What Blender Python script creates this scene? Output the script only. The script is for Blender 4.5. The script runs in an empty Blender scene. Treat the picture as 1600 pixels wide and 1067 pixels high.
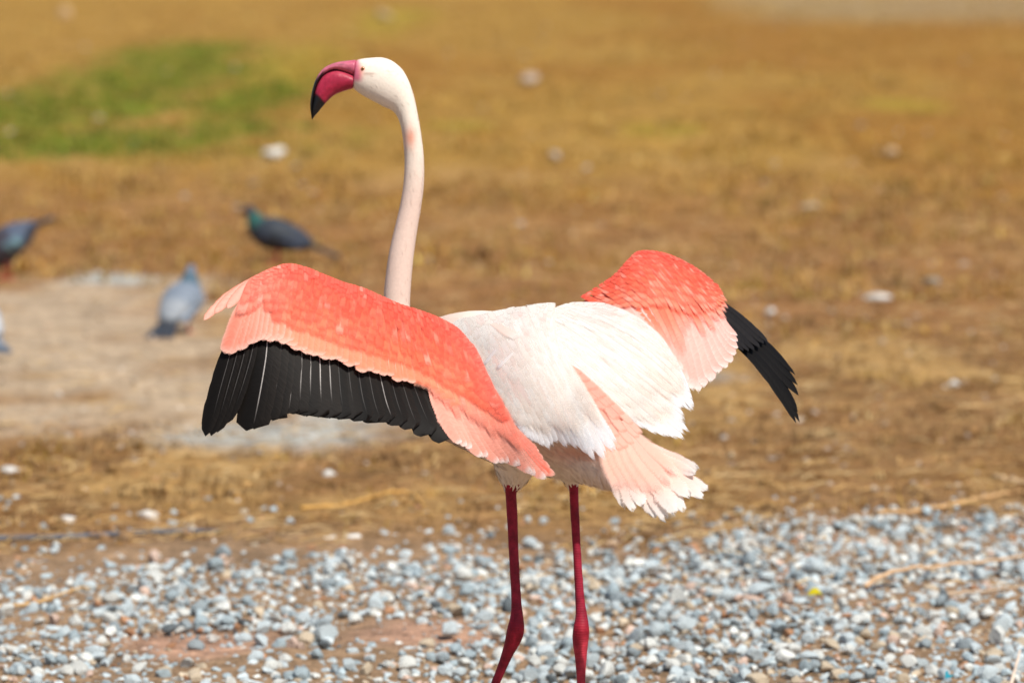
import bpy, bmesh, math, random
import numpy as np
from mathutils import Vector, Matrix, noise
from mathutils.bvhtree import BVHTree

random.seed(7); rng = np.random.default_rng(7)
scene = bpy.context.scene
COL = scene.collection

# ------------------------------------------------------------------ camera
CAM_H = 1.43                 # photographer's eye height
FPX = 6667.0                 # 150 mm lens on a 36 mm sensor, in photograph pixels
PITCH = math.atan(678.5 / FPX)
D0 = 6.67                    # distance to the flamingo
cam_d = bpy.data.cameras.new('camera'); cam = bpy.data.objects.new('camera', cam_d)
COL.objects.link(cam); scene.camera = cam
cam.location = (0, 0, CAM_H); cam.rotation_euler = (math.pi / 2 - PITCH, 0, 0)
cam_d.lens = 150; cam_d.sensor_width = 36; cam_d.clip_start = 0.1; cam_d.clip_end = 3000
cam_d.dof.use_dof = True; cam_d.dof.focus_distance = D0 - 0.08; cam_d.dof.aperture_fstop = 4.8

# ------------------------------------------------------------------ sky, sun, exposure
SUN_EL = math.radians(57); SUN_AZ = math.radians(144)     # azimuth clockwise from +Y
world = bpy.data.worlds.new('World'); scene.world = world; world.use_nodes = True
wn = world.node_tree.nodes; wl = world.node_tree.links
sky = wn.new('ShaderNodeTexSky'); sky.sky_type = 'NISHITA'; sky.sun_disc = False
sky.sun_elevation = SUN_EL; sky.sun_rotation = SUN_AZ
bg = wn['Background']; bg.inputs['Strength'].default_value = 0.10
wl.new(sky.outputs[0], bg.inputs['Color'])
sun_d = bpy.data.lights.new('sun', 'SUN'); sun = bpy.data.objects.new('sun', sun_d); COL.objects.link(sun)
sun_d.energy = 5.0; sun_d.angle = math.radians(0.53); sun_d.color = (1.0, 0.95, 0.87)
SV = Vector((math.sin(SUN_AZ) * math.cos(SUN_EL), math.cos(SUN_AZ) * math.cos(SUN_EL), math.sin(SUN_EL)))
sun.rotation_euler = SV.to_track_quat('Z', 'Y').to_euler(); sun.location = SV * 30
scene.view_settings.view_transform = 'Standard'; scene.view_settings.look = 'None'
scene.view_settings.exposure = 0.04; scene.view_settings.gamma = 1.0
scene.cycles.use_denoising = True
scene.cycles.max_bounces = 7; scene.cycles.transparent_max_bounces = 24

# ------------------------------------------------------------------ helpers
cp, sp = math.cos(PITCH), math.sin(PITCH)
FWD = np.array([0, cp, -sp]); UP = np.array([0, sp, cp]); RIGHT = np.array([1.0, 0, 0])
CAMP = np.array([0, 0, CAM_H])
def W(px, py, d=0.0):
    """point seen at (px,py) of the 1600 px photograph, d metres behind the flamingo's plane"""
    px = np.asarray(px, float); py = np.asarray(py, float); D = D0 + np.asarray(d, float)
    xc = (px - 800) / FPX * D; yc = (533.5 - py) / FPX * D
    return CAMP + xc[..., None] * RIGHT + yc[..., None] * UP + D[..., None] * FWD
def G(px, py, z=0.0):
    """ground point seen at (px,py)"""
    v = (px - 800) / FPX * RIGHT + (533.5 - py) / FPX * UP + FWD
    t = (CAM_H - z) / -v[2]
    return Vector(CAMP + v * t)
def lin(r, g, b, k=1.0):
    f = lambda c: (c / 255 / 12.92 if c / 255 <= .04045 else ((c / 255 + .055) / 1.055) ** 2.4) * k
    return np.array([f(r), f(g), f(b)])
def sstep(a, b, x):
    t = np.clip((np.asarray(x, float) - a) / (b - a), 0, 1); return t * t * (3 - 2 * t)

class MB:
    """collects vertices, faces, corner colours and corner uvs"""
    def __init__(s): s.v = []; s.f = []; s.c = []; s.uv = []; s.n = 0
    def add(s, v, f, c=None, uv=None):
        v = np.asarray(v, float); off = s.n
        s.v.append(v); s.n += len(v)
        f = [tuple(int(i) + off for i in q) for q in f]; s.f += f
        nl = sum(len(q) for q in f)
        s.c.append(np.tile(np.array([.5, .5, .5]), (nl, 1)) if c is None else np.asarray(c, float).reshape(nl, 3))
        uv = np.zeros((nl, 2)) if uv is None else np.asarray(uv, float).reshape(nl, -1)
        s.uv.append(np.hstack([uv, np.zeros((nl, 2))]) if uv.shape[1] == 2 else uv)
    def mesh(s, name, mat, smooth=True):
        me = bpy.data.meshes.new(name)
        me.from_pydata(np.concatenate(s.v).tolist(), [], s.f)
        c = np.concatenate(s.c); c = np.hstack([c, np.ones((len(c), 1))]).astype(np.float32)
        a = me.color_attributes.new('Col', 'FLOAT_COLOR', 'CORNER'); a.data.foreach_set('color', c.ravel())
        q = np.concatenate(s.uv).astype(np.float32)
        u = me.uv_layers.new(name='UVMap'); u.data.foreach_set('uv', np.ascontiguousarray(q[:, :2]).ravel())
        u = me.uv_layers.new(name='Vane'); u.data.foreach_set('uv', np.ascontiguousarray(q[:, 2:]).ravel())
        if smooth: me.polygons.foreach_set('use_smooth', [True] * len(me.polygons))
        me.materials.append(mat); me.update()
        return me
    def build(s, name, mat, parent=None, smooth=True, stuff=False):
        return link(name, s.mesh(name, mat, smooth), parent, stuff)
def link(name, me, parent=None, stuff=False):
    o = bpy.data.objects.new(name, me); COL.objects.link(o)
    if parent is not None:
        o.parent = parent; o.matrix_parent_inverse = (PINV[parent.name] if parent.name in PINV else Matrix())
    if stuff: o['kind'] = 'stuff'
    return o
PINV = {}
def empty(name, loc, rz=0.0):
    o = bpy.data.objects.new(name, None); COL.objects.link(o); o.location = loc; o.rotation_euler = (0, 0, rz)
    o.empty_display_size = .1
    return o
def tag(o, label=None, cat=None, group=None, kind=None):
    for k, v in (('label', label), ('category', cat), ('group', group), ('kind', kind)):
        if v: o[k] = v
    return o

def loft(sections, n=20, cap=True):
    """sections: (centre, half-axis a, half-axis b)"""
    v = []; f = []
    th = np.arange(n) / n * 2 * math.pi
    for c, a, b in sections:
        v.append(np.asarray(c)[None] + np.cos(th)[:, None] * np.asarray(a)[None] + np.sin(th)[:, None] * np.asarray(b)[None])
    v = np.concatenate(v); m = len(sections)
    for i in range(m - 1):
        for j in range(n):
            k = (j + 1) % n
            f.append((i * n + j, i * n + k, (i + 1) * n + k, (i + 1) * n + j))
    if cap:
        f.append(tuple(range(n))[::-1]); f.append(tuple(range((m - 1) * n, m * n)))
    return v, f
def path_loft(pts, ra, rb=None, n=12, upv=(0, 0, 1)):
    pts = np.asarray(pts, float); rb = ra if rb is None else rb; S = []
    for i in range(len(pts)):
        t = pts[min(i + 1, len(pts) - 1)] - pts[max(i - 1, 0)]; t /= np.linalg.norm(t)
        a = np.asarray(upv, float) - t * np.dot(upv, t)
        if np.linalg.norm(a) < .15:
            a = np.array([0, 1.0, 0]) - t * t[1]
        a /= np.linalg.norm(a); b = np.cross(t, a)
        S.append((pts[i], a * ra[i], b * rb[i]))
    return loft(S, n)
def crom(P, x):
    """Catmull-Rom through rows of P at parameter x in 0..len-1"""
    P = np.asarray(P, float); n = len(P); x = np.clip(np.asarray(x, float), 0, n - 1)
    i = np.minimum(np.floor(x).astype(int), n - 2); t = (x - i)[..., None]
    g = lambda k: P[np.clip(k, 0, n - 1)]
    p0 = np.where((i == 0)[..., None], 2 * g(i) - g(i + 1), g(i - 1)); p1 = g(i); p2 = g(i + 1)
    p3 = np.where((i + 2 > n - 1)[..., None], 2 * g(i + 1) - g(i), g(i + 2))
    return .5 * (2 * p1 + (p2 - p0) * t + (2 * p0 - 5 * p1 + 4 * p2 - p3) * t ** 2 + (3 * p1 - p0 - 3 * p2 + p3) * t ** 3)

class Field:
    """smooth depth over a patch of plumage, thin-plate through given (px,py,depth)"""
    def __init__(s, pts):
        p = np.array(pts, float); s.p = p[:, :2] / 100; n = len(p)
        K = s.k(np.linalg.norm(s.p[:, None] - s.p[None], axis=2)) + np.eye(n) * .02
        A = np.zeros((n + 3, n + 3)); A[:n, :n] = K; A[:n, n] = 1; A[:n, n + 1:] = s.p; A[n, :n] = 1; A[n + 1:, :n] = s.p.T
        s.w = np.linalg.solve(A, np.concatenate([p[:, 2], [0, 0, 0]]))
    def k(s, r): return np.where(r > 1e-9, r * r * np.log(np.maximum(r, 1e-9)), 0)
    def __call__(s, px, py):
        q = np.stack([np.asarray(px, float), np.asarray(py, float)], -1) / 100
        r = np.linalg.norm(q[..., None, :] - s.p, axis=-1); n = len(s.p)
        return s.k(r) @ s.w[:n] + s.w[n] + q @ s.w[n + 1:]
    def P(s, px, py): return W(px, py, s(px, py))
    def N(s, px, py):
        e = 2.0
        a = s.P(px + e, py) - s.P(px - e, py); b = s.P(px, py + e) - s.P(px, py - e)
        n = np.cross(a, b); n /= np.linalg.norm(n, axis=-1, keepdims=True)
        return np.where((n @ FWD)[..., None] > 0, -n, n)

class Patch:
    """stations of (lead, middle, tip) pixel points; q(s,t), s 0..n-1, t 0..2"""
    def __init__(s, st, field): s.st = np.array(st, float); s.n = len(st); s.F = field
    def q(s, x, t):
        x = np.asarray(x, float); t = np.asarray(t, float)
        x, t = np.broadcast_arrays(x, t)
        A = crom(s.st[:, 0], x); B = crom(s.st[:, 1], x); C = crom(s.st[:, 2], x); t = t[..., None]
        return A * (t - 1) * (t - 2) / 2 + B * t * (2 - t) + C * t * (t - 1) / 2

# ------------------------------------------------------------------ materials
def nodes(name):
    m = bpy.data.materials.new(name); m.use_nodes = True
    return m, m.node_tree.nodes, m.node_tree.links, m.node_tree.nodes['Principled BSDF'], m.node_tree.nodes['Material Output']
def nn(N, t, **k):
    n = N.new(t)
    for a, b in k.items(): setattr(n, a, b)
    return n
def mat_feather(name, trans=.25, streak=.18, rough=.6, spec=.25, scale=260, sheen=0.0, fray=0.0, tip0=.45):
    m, N, L, P, O = nodes(name)
    at = nn(N, 'ShaderNodeAttribute', attribute_name='Col'); uv = nn(N, 'ShaderNodeUVMap', uv_map='UVMap')
    mp = nn(N, 'ShaderNodeMapping'); mp.inputs['Scale'].default_value = (scale, 1.2, 1)
    L.new(uv.outputs[0], mp.inputs[0])
    no = nn(N, 'ShaderNodeTexNoise'); no.inputs['Scale'].default_value = 1; no.inputs['Detail'].default_value = 3
    L.new(mp.outputs[0], no.inputs['Vector'])
    mr = nn(N, 'ShaderNodeMapRange'); mr.inputs['From Min'].default_value = .3; mr.inputs['From Max'].default_value = .7
    mr.inputs['To Min'].default_value = 1 - streak; mr.inputs['To Max'].default_value = 1 + streak * .6
    L.new(no.outputs[0], mr.inputs[0])
    mx = nn(N, 'ShaderNodeVectorMath', operation='MULTIPLY')
    L.new(at.outputs['Color'], mx.inputs[0]); L.new(mr.outputs[0], mx.inputs[1])
    L.new(mx.outputs[0], P.inputs['Base Color'])
    P.inputs['Roughness'].default_value = rough; P.inputs['Specular IOR Level'].default_value = spec
    if sheen: P.inputs['Sheen Weight'].default_value = sheen; P.inputs['Sheen Roughness'].default_value = .5
    bp = nn(N, 'ShaderNodeBump'); bp.inputs['Strength'].default_value = .35; bp.inputs['Distance'].default_value = .0012
    L.new(no.outputs[0], bp.inputs['Height']); L.new(bp.outputs[0], P.inputs['Normal'])
    last = P.outputs[0]
    if trans:
        tr = nn(N, 'ShaderNodeBsdfTranslucent'); L.new(mx.outputs[0], tr.inputs['Color'])
        ms = nn(N, 'ShaderNodeMixShader'); ms.inputs[0].default_value = trans
        L.new(last, ms.inputs[1]); L.new(tr.outputs[0], ms.inputs[2]); last = ms.outputs[0]
    if fray:                                  # loose barbs: the vane thins out to nothing at its margin
        va = nn(N, 'ShaderNodeUVMap', uv_map='Vane'); sx = nn(N, 'ShaderNodeSeparateXYZ'); L.new(va.outputs[0], sx.inputs[0])
        ab = nn(N, 'ShaderNodeMath', operation='ABSOLUTE'); L.new(sx.outputs['Y'], ab.inputs[0])
        tp = nn(N, 'ShaderNodeMapRange'); tp.inputs['From Min'].default_value = tip0; L.new(sx.outputs['X'], tp.inputs[0])
        mxm = nn(N, 'ShaderNodeMath', operation='MAXIMUM'); L.new(ab.outputs[0], mxm.inputs[0]); L.new(tp.outputs[0], mxm.inputs[1])
        m2 = nn(N, 'ShaderNodeMapping'); m2.inputs['Scale'].default_value = (900, .8, 1); L.new(uv.outputs[0], m2.inputs[0])
        n2 = nn(N, 'ShaderNodeTexNoise'); n2.inputs['Scale'].default_value = 1; n2.inputs['Detail'].default_value = 1; L.new(m2.outputs[0], n2.inputs['Vector'])
        ma = nn(N, 'ShaderNodeMath', operation='MULTIPLY_ADD'); ma.inputs[1].default_value = .5; L.new(n2.outputs[0], ma.inputs[0]); L.new(mxm.outputs[0], ma.inputs[2])
        al = nn(N, 'ShaderNodeMapRange', interpolation_type='SMOOTHSTEP'); al.inputs['From Min'].default_value = 1.25 - fray; al.inputs['From Max'].default_value = 1.25
        al.inputs['To Min'].default_value = 0; al.inputs['To Max'].default_value = 1; L.new(ma.outputs[0], al.inputs[0])
        tb = nn(N, 'ShaderNodeBsdfTransparent'); mf = nn(N, 'ShaderNodeMixShader')
        L.new(al.outputs[0], mf.inputs[0]); L.new(last, mf.inputs[1]); L.new(tb.outputs[0], mf.inputs[2]); last = mf.outputs[0]
    L.new(last, O.inputs['Surface'])
    return m
def mat_attr(name, rough=.6, spec=.3, var=.25, scale=60, bump=.3, bdist=.004, stretch=None, detail=5, sheen=0):
    """corner colour times soft noise, with noise relief"""
    m, N, L, P, O = nodes(name)
    at = nn(N, 'ShaderNodeAttribute', attribute_name='Col'); tc = nn(N, 'ShaderNodeTexCoord')
    no = nn(N, 'ShaderNodeTexNoise'); no.inputs['Scale'].default_value = scale; no.inputs['Detail'].default_value = detail
    src = tc.outputs['Object']
    if stretch:
        mp = nn(N, 'ShaderNodeMapping'); mp.inputs['Scale'].default_value = stretch; L.new(src, mp.inputs[0]); src = mp.outputs[0]
    L.new(src, no.inputs['Vector'])
    mr = nn(N, 'ShaderNodeMapRange'); mr.inputs['From Min'].default_value = .3; mr.inputs['From Max'].default_value = .7
    mr.inputs['To Min'].default_value = 1 - var; mr.inputs['To Max'].default_value = 1 + var
    L.new(no.outputs[0], mr.inputs[0])
    mx = nn(N, 'ShaderNodeVectorMath', operation='MULTIPLY'); L.new(at.outputs['Color'], mx.inputs[0]); L.new(mr.outputs[0], mx.inputs[1])
    L.new(mx.outputs[0], P.inputs['Base Color']); P.inputs['Roughness'].default_value = rough; P.inputs['Specular IOR Level'].default_value = spec
    if sheen: P.inputs['Sheen Weight'].default_value = sheen
    bp = nn(N, 'ShaderNodeBump'); bp.inputs['Strength'].default_value = bump; bp.inputs['Distance'].default_value = bdist
    L.new(no.outputs[0], bp.inputs['Height']); L.new(bp.outputs[0], P.inputs['Normal'])
    return m
M_FEATH = mat_feather('coral_feather', .22, .12, fray=.55)
M_VANE = mat_feather('coral_vane', .22, .12, fray=.22, tip0=.80)
M_COVER = mat_feather('coral_plumage', .22, .10)
M_BLACK = mat_feather('black_feather', .0, .2, .62, .14, 170)
M_WHITE = mat_feather('white_feather', .38, .04, .75, .15, 230, fray=.6, tip0=.6)
M_WVANE = mat_feather('white_vane', .38, .05, .75, .15, 230, fray=.25, tip0=.80)
M_DOWN = mat_feather('white_plumage', .38, .05, .75, .15, 230)
M_BODY = mat_attr('soft_plumage', .85, .1, .05, 240, .12, .002)
M_SKIN = mat_attr('leg_and_bill_skin', .42, .4, .18, 140, .35, .0015)
M_STONE = mat_attr('stone', .85, .2, .28, 45, .5, .004)
M_STRAW = mat_attr('straw', .7, .2, .2, 30, .1, .002)
M_GRASS = mat_feather('grass_blade', .3, .15, .6, .2, 30)
M_PIGEON = mat_attr('pigeon_plumage', .6, .25, .2, 120, .4, .002, sheen=.1)
M_EYE = mat_attr('eye', .12, .6, .05, 10, 0, .001)

# ------------------------------------------------------------------ ground
def ramp(x0, x1, step, grow_to, g):
    a = list(np.arange(x0, x1 + 1e-6, step)); s = step
    while a[-1] < grow_to: s *= g; a.append(a[-1] + s)
    return a
ys = [-400, -150, -60, -20, -8, -2, 1, 3] + ramp(4.5, 20, .07, 20.01, 1.03)
s_ = .07
while ys[-1] < 1200: s_ *= 1.022; ys.append(ys[-1] + s_)
xr = ramp(0, 3.2, .07, 6, 1.06); s_ = .3
while xr[-1] < 900: s_ *= 1.35; xr.append(xr[-1] + s_)
xs = [-x for x in xr[:0:-1]] + xr
def fbm(x, y, s, seed=0., o=4):
    return noise.fractal(Vector((x * s, y * s, seed)), .55, 2.1, o)
def gpx(x, y):
    """photograph pixel of a ground point, for laying out the patches of soil"""
    v = np.array([x, y, 0]) - CAMP; D = v @ FWD
    if D < .3: return (1e5, 1e5)
    return 800 + FPX * (v @ RIGHT) / D, 533.5 - FPX * (v @ UP) / D
def ell(cx, cy, rx, ry, ang=0):
    """elliptical patch on the ground given by its centre and half sizes in the photograph"""
    c = G(cx, cy); ex = abs(G(cx + rx, cy).x - c.x); ey = .5 * (G(cx, cy - ry).y - G(cx, cy + ry).y)
    return (c.x, c.y, ex, ey)
SAND = [ell(120, 545, 300, 85), ell(40, 500, 260, 60), ell(300, 610, 180, 50), ell(60, 650, 160, 30)]
SLAB = [ell(430, 683, 175, 22), ell(170, 437, 75, 9), ell(560, 655, 90, 12), ell(1010, 590, 130, 14)]
GREEN = [ell(90, 222, 330, 24), ell(370, 200, 90, 18), ell(250, 118, 140, 34), ell(60, 168, 160, 30), ell(290, 85, 110, 20),
         ell(400, 150, 80, 26), ell(200, 165, 90, 20)]
PINKS = [ell(310, 1010, 105, 28), ell(640, 988, 120, 26), ell(740, 1000, 50, 16)]
OLIVE = [ell(720, 195, 45, 9), ell(1040, 205, 60, 12), ell(470, 100, 90, 30), ell(620, 30, 60, 20), ell(1410, 165, 60, 10)]
def em(L, x, y, wob):
    r = 0
    for cx, cy, ex, ey in L:
        d = math.sqrt(((x - cx) / ex) ** 2 + ((y - cy) / ey) ** 2) + wob
        r = max(r, float(sstep(1.45, .5, d)))
    return r
C_DIRT = lin(166, 126, 82, .76); C_BROWN = lin(142, 104, 62, .74); C_GOLD = lin(182, 140, 66, .80); C_ORANGE = lin(162, 108, 44, .75)
C_SAND = lin(208, 184, 154, .74); C_SLAB = lin(200, 198, 188, .76); C_PINK = lin(205, 160, 135, .78); C_GREEN = lin(100, 128, 26, .8)
C_OLIVE = lin(172, 150, 52, .8); C_FARG = lin(172, 148, 110, .8)
def soil(x, y):
    d = y
    n1 = fbm(x, y * .45, 1.1, 3.1); n2 = fbm(x, y * .6, 3.6, 8.8); n3 = fbm(x, y * .3, .35, 1.7)
    far = float(sstep(15.5, 25, d + 3 * n1))
    c = C_DIRT * (1 - far) + C_GOLD * far
    c = c + (C_BROWN - c) * float(np.clip(.42 + .8 * n2, 0, 1)) * (.75 - .45 * far)
    st = float(sstep(.05, .45, fbm(x * 1.8, y * .55, 1.0, 27.)) * sstep(9.5, 10.5, d) * sstep(30, 20, d)); c = c + (lin(196, 158, 98, .85) - c) * st * .6
    red = float(sstep(13.5, 15.5, d) * sstep(25, 20, d)); c = c + (lin(166, 116, 72, .8) - c) * red * .5
    org = float(sstep(-.3, .5, n3 + .28 * (x - 1.5) * (d > 20) / 3)) * far; c = c + (C_ORANGE - c) * org * .6
    c = c + (C_OLIVE - c) * em(OLIVE, x, y, .6 * n1) * .7
    c = c + (C_FARG - c) * float(sstep(50, 58, d) * sstep(2.6, 4.2, x + n1)) * .8
    c = c + (C_SAND - c) * em(SAND, x, y, .55 * n1 + .45 * n2) * .9
    c = c + (C_SLAB - c) * em(SLAB, x, y, .3 * n2)
    c = c + (C_GREEN - c) * em(GREEN, x, y, .7 * n2 + .4 * n1) * .65
    gr = float(sstep(bound(x) + .5, bound(x) - .3, y)); c = c + (lin(172, 156, 138, .8) - c) * gr * .35
    c = c + (C_PINK - c) * em(PINKS, x, y, .6 * n2) * .7
    return c * .87
BND = np.array([(-2.6, 9.15), (-1.15, 9.3), (-.75, 9.6), (-.45, 9.55), (-.1, 9.45), (.3, 9.5), (.55, 9.9), (1.2, 10.0), (2.6, 10.0)])
def bound(x): return float(np.interp(x, BND[:, 0], BND[:, 1]))
gv = []; gc = []
for y in ys:
    for x in xs:
        near = 1.0 if y < 70 and abs(x) < 12 else 0.0
        z = near * (.010 * fbm(x, y, 1.3, 5.) + (.006 * fbm(x, y, 6., 2.) if y < 22 else 0))
        gv.append((x, y, z)); gc.append(soil(x, y) if near else (C_GOLD if y > 20 else C_DIRT))
nx, ny = len(xs), len(ys)
gf = [(j * nx + i, j * nx + i + 1, (j + 1) * nx + i + 1, (j + 1) * nx + i) for j in range(ny - 1) for i in range(nx - 1)]
def mat_ground():
    m, N, L, P, O = nodes('dry_soil')
    at = nn(N, 'ShaderNodeAttribute', attribute_name='Col'); tc = nn(N, 'ShaderNodeTexCoord')
    last = at.outputs['Color']; hs = []
    for sc, lo, hi, w in ((5.0, .76, 1.26, .5), (23., .62, 1.40, .6), (110., .62, 1.4, .5)):
        no = nn(N, 'ShaderNodeTexNoise'); no.inputs['Scale'].default_value = sc; no.inputs['Detail'].default_value = 4
        no.inputs['Roughness'].default_value = .6
        L.new(tc.outputs['Object'], no.inputs['Vector'])
        mr = nn(N, 'ShaderNodeMapRange'); mr.inputs['From Min'].default_value = .3; mr.inputs['From Max'].default_value = .7
        mr.inputs['To Min'].default_value = lo; mr.inputs['To Max'].default_value = hi; L.new(no.outputs[0], mr.inputs[0])
        mx = nn(N, 'ShaderNodeVectorMath', operation='MULTIPLY'); L.new(last, mx.inputs[0]); L.new(mr.outputs[0], mx.inputs[1])
        last = mx.outputs[0]; hs.append(no)
    L.new(last, P.inputs['Base Color']); P.inputs['Roughness'].default_value = .95; P.inputs['Specular IOR Level'].default_value = .1
    b1 = nn(N, 'ShaderNodeBump'); b1.inputs['Strength'].default_value = .6; b1.inputs['Distance'].default_value = .02
    L.new(hs[1].outputs[0], b1.inputs['Height'])
    b2 = nn(N, 'ShaderNodeBump'); b2.inputs['Strength'].default_value = .5; b2.inputs['Distance'].default_value = .006
    L.new(hs[2].outputs[0], b2.inputs['Height']); L.new(b1.outputs[0], b2.inputs['Normal']); L.new(b2.outputs[0], P.inputs['Normal'])
    return m
M_GROUND = mat_ground()
me = bpy.data.meshes.new('ground'); me.from_pydata(gv, [], gf)
a = me.color_attributes.new('Col', 'FLOAT_COLOR', 'POINT')
a.data.foreach_set('color', np.hstack([np.array(gc), np.ones((len(gc), 1))]).astype(np.float32).ravel())
me.polygons.foreach_set('use_smooth', [True] * len(me.polygons)); me.materials.append(M_GROUND)
ground = link('ground', me); tag(ground, kind='structure', label='dry brown and golden ground with pale sandy patches')

# ------------------------------------------------------------------ stones
def ico(sub):
    bm = bmesh.new(); bmesh.ops.create_icosphere(bm, subdivisions=sub, radius=1)
    v = np.array([q.co[:] for q in bm.verts]); f = [tuple(x.index for x in q.verts) for q in bm.faces]; bm.free(); return v, f
ICO1, ICOF1 = ico(1) ; ICO2, ICOF2 = ico(2)
def stone_shape(sub2=False, flat=None):
    b = ICO2 if sub2 else ICO1
    v = b.copy()
    for k in range(8):                           # chipped faces
        n = rng.normal(size=3); n /= np.linalg.norm(n); h = rng.uniform(.42, .85)
        dd = v @ n; v = v - np.maximum(dd - h, 0)[:, None] * n
    v = v * (1 + .10 * rng.normal(size=(len(v), 1)) * (0.5 if sub2 else 1))
    v *= np.array([rng.uniform(.85, 1.25), rng.uniform(.75, 1.05), flat or rng.uniform(.5, .85)])
    return v
SHAPES = [stone_shape(True) for _ in range(10)] ; SHAPES1 = [stone_shape() for _ in range(24)]
PAL = [(lin(208, 215, 215), .32), (lin(184, 196, 199), .24), (lin(236, 233, 224), .17), (lin(164, 172, 174), .10), (lin(214, 192, 164), .08),
       (lin(190, 140, 104), .045), (lin(112, 118, 120), .015), (lin(222, 190, 170), .04)]
PALC = [p[0] for p in PAL]; PALW = np.array([p[1] for p in PAL]); PALW /= PALW.sum(); PALC = [c * np.array([.80, .83, .845]) for c in PALC]
def stone_col(): return PALC[rng.choice(len(PALC), p=PALW)] * rng.uniform(.78, 1.0)
def rot3():
    q = Matrix.Rotation(rng.uniform(0, 6.28), 3, 'Z') @ Matrix.Rotation(rng.normal() * .35, 3, 'X') @ Matrix.Rotation(rng.normal() * .35, 3, 'Y')
    return np.array(q)
cands = []
sp_ = .0232
for iy in range(int((10.9 - 6.4) / sp_)):
    y = 6.4 + iy * sp_
    hw = min(1.75, y * .125 + .25) if y > 7.5 else 1.5
    for ix in range(int(2 * hw / sp_)):
        x = -hw + ix * sp_ + rng.uniform(-.5, .5) * sp_; yy = y + rng.uniform(-.5, .5) * sp_
        b = bound(x) + .22 * fbm(x, yy, 2.2, 4.4)
        left = float(sstep(.1, -1.0, x))
        p = float(sstep(b + .22, b - .35 - .5 * left, yy)) * (.84 - .10 * left)
        p = max(p, .05 * float(sstep(b + .9, b, yy)))
        p *= 1 - .85 * em(PINKS, x, yy, .5 * fbm(x, yy, 4, 1.))
        if yy < 7.6: p *= .55
        if rng.random() < p:
            r = .0064 + .0115 * rng.random() ** 1.8 + (.009 * rng.random() if rng.random() < .12 else 0)
            cands.append((x, yy, r))
CLOD = []
for i in range(2600):
    y = 9.5 + 14 * rng.random() ** 1.2; hw = y * .125
    x = rng.uniform(-hw, hw)
    if em(SAND, x, y, .1) < .3 and fbm(x, y, 1.8, 21.) > rng.uniform(-.5, .4): CLOD.append((x, y, rng.uniform(.008, .026)))
# strays on the bare soil and grit between the stones
GRIT = []
for i in range(5000):
    y = 7.6 + 2.5 * rng.random(); hw = y * .125; x = rng.uniform(-hw, hw)
    if y < bound(x) + .3 * rng.random(): GRIT.append((x, y, rng.uniform(.0022, .0055)))
for i in range(520):
    y = 9.6 + 8 * rng.random() ** 1.5; hw = y * .122
    cands.append((rng.uniform(-hw, hw), y, rng.uniform(.006, .016)))
for i in range(110):
    y = 17 + 40 * rng.random() ** 1.3; hw = y * .122
    cands.append((rng.uniform(-hw, hw), y, rng.uniform(.012, .035)))
def vis(c):
    px, py = gpx(c[0], c[1]); return -20 < px < 1620 and 0 < py < 1075
inview = sorted([c for c in cands if vis(c)], key=lambda c: -c[2] / c[1])
singles = [c for c in inview if c[1] < 10.3][:295]; sset = set(singles)
VAR = []
for k in range(40):
    mb = MB(); s = SHAPES[k % len(SHAPES)] @ rot3().T
    col = stone_col() if k > 9 else PALC[2] * rng.uniform(.85, 1)
    mb.add(s, ICOF2, np.tile(col, (len(ICOF2) * 3, 1))); VAR.append(mb.mesh('pebble', M_STONE, False))
for i, (x, y, r) in enumerate(singles):
    o = link('pebble', VAR[int(rng.integers(40))], ground); o.scale = (r, r, r)
    o.rotation_euler = (rng.normal() * .2, rng.normal() * .2, rng.uniform(0, 6.28)); o.location = (x, y, r * rng.uniform(.25, .7))
mb = MB()
for c in cands:
    if c in sset: continue
    x, y, r = c
    s = (SHAPES1[int(rng.integers(24))] @ rot3().T) * r + np.array([x, y, r * rng.uniform(-.25, .6)])
    sc_ = stone_col()
    if y > 10.3: sc_ = sc_ * .45 + lin(190, 150, 104) * .45
    mb.add(s, ICOF1, np.tile(sc_, (len(ICOF1) * 3, 1)))
mc = MB(); TETF = [(0, 1, 2), (0, 3, 1), (0, 2, 3), (1, 3, 2)]
for x, y, r in GRIT:
    v = rng.normal(size=(4, 3)); v /= np.linalg.norm(v, axis=1, keepdims=True)
    mb.add(v * r + np.array([x, y, r * .4]), TETF, np.tile((stone_col() * .75 + lin(180, 150, 116) * .15), (12, 1)))
for x, y, r in CLOD:
    mc.add((SHAPES1[int(rng.integers(24))] @ rot3().T) * r + np.array([x, y, r * .2]), ICOF1, np.tile(soil(x, y) * rng.uniform(.7, 1.25), (len(ICOF1) * 3, 1)))
tag(mc.build('soil_clods', M_STONE, stuff=True), 'crumbled brown clods scattered over the soil', 'soil')
tag(mb.build('gravel', M_STONE, smooth=False, stuff=True), 'pale grey and white gravel spread across the foreground', 'gravel')

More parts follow.
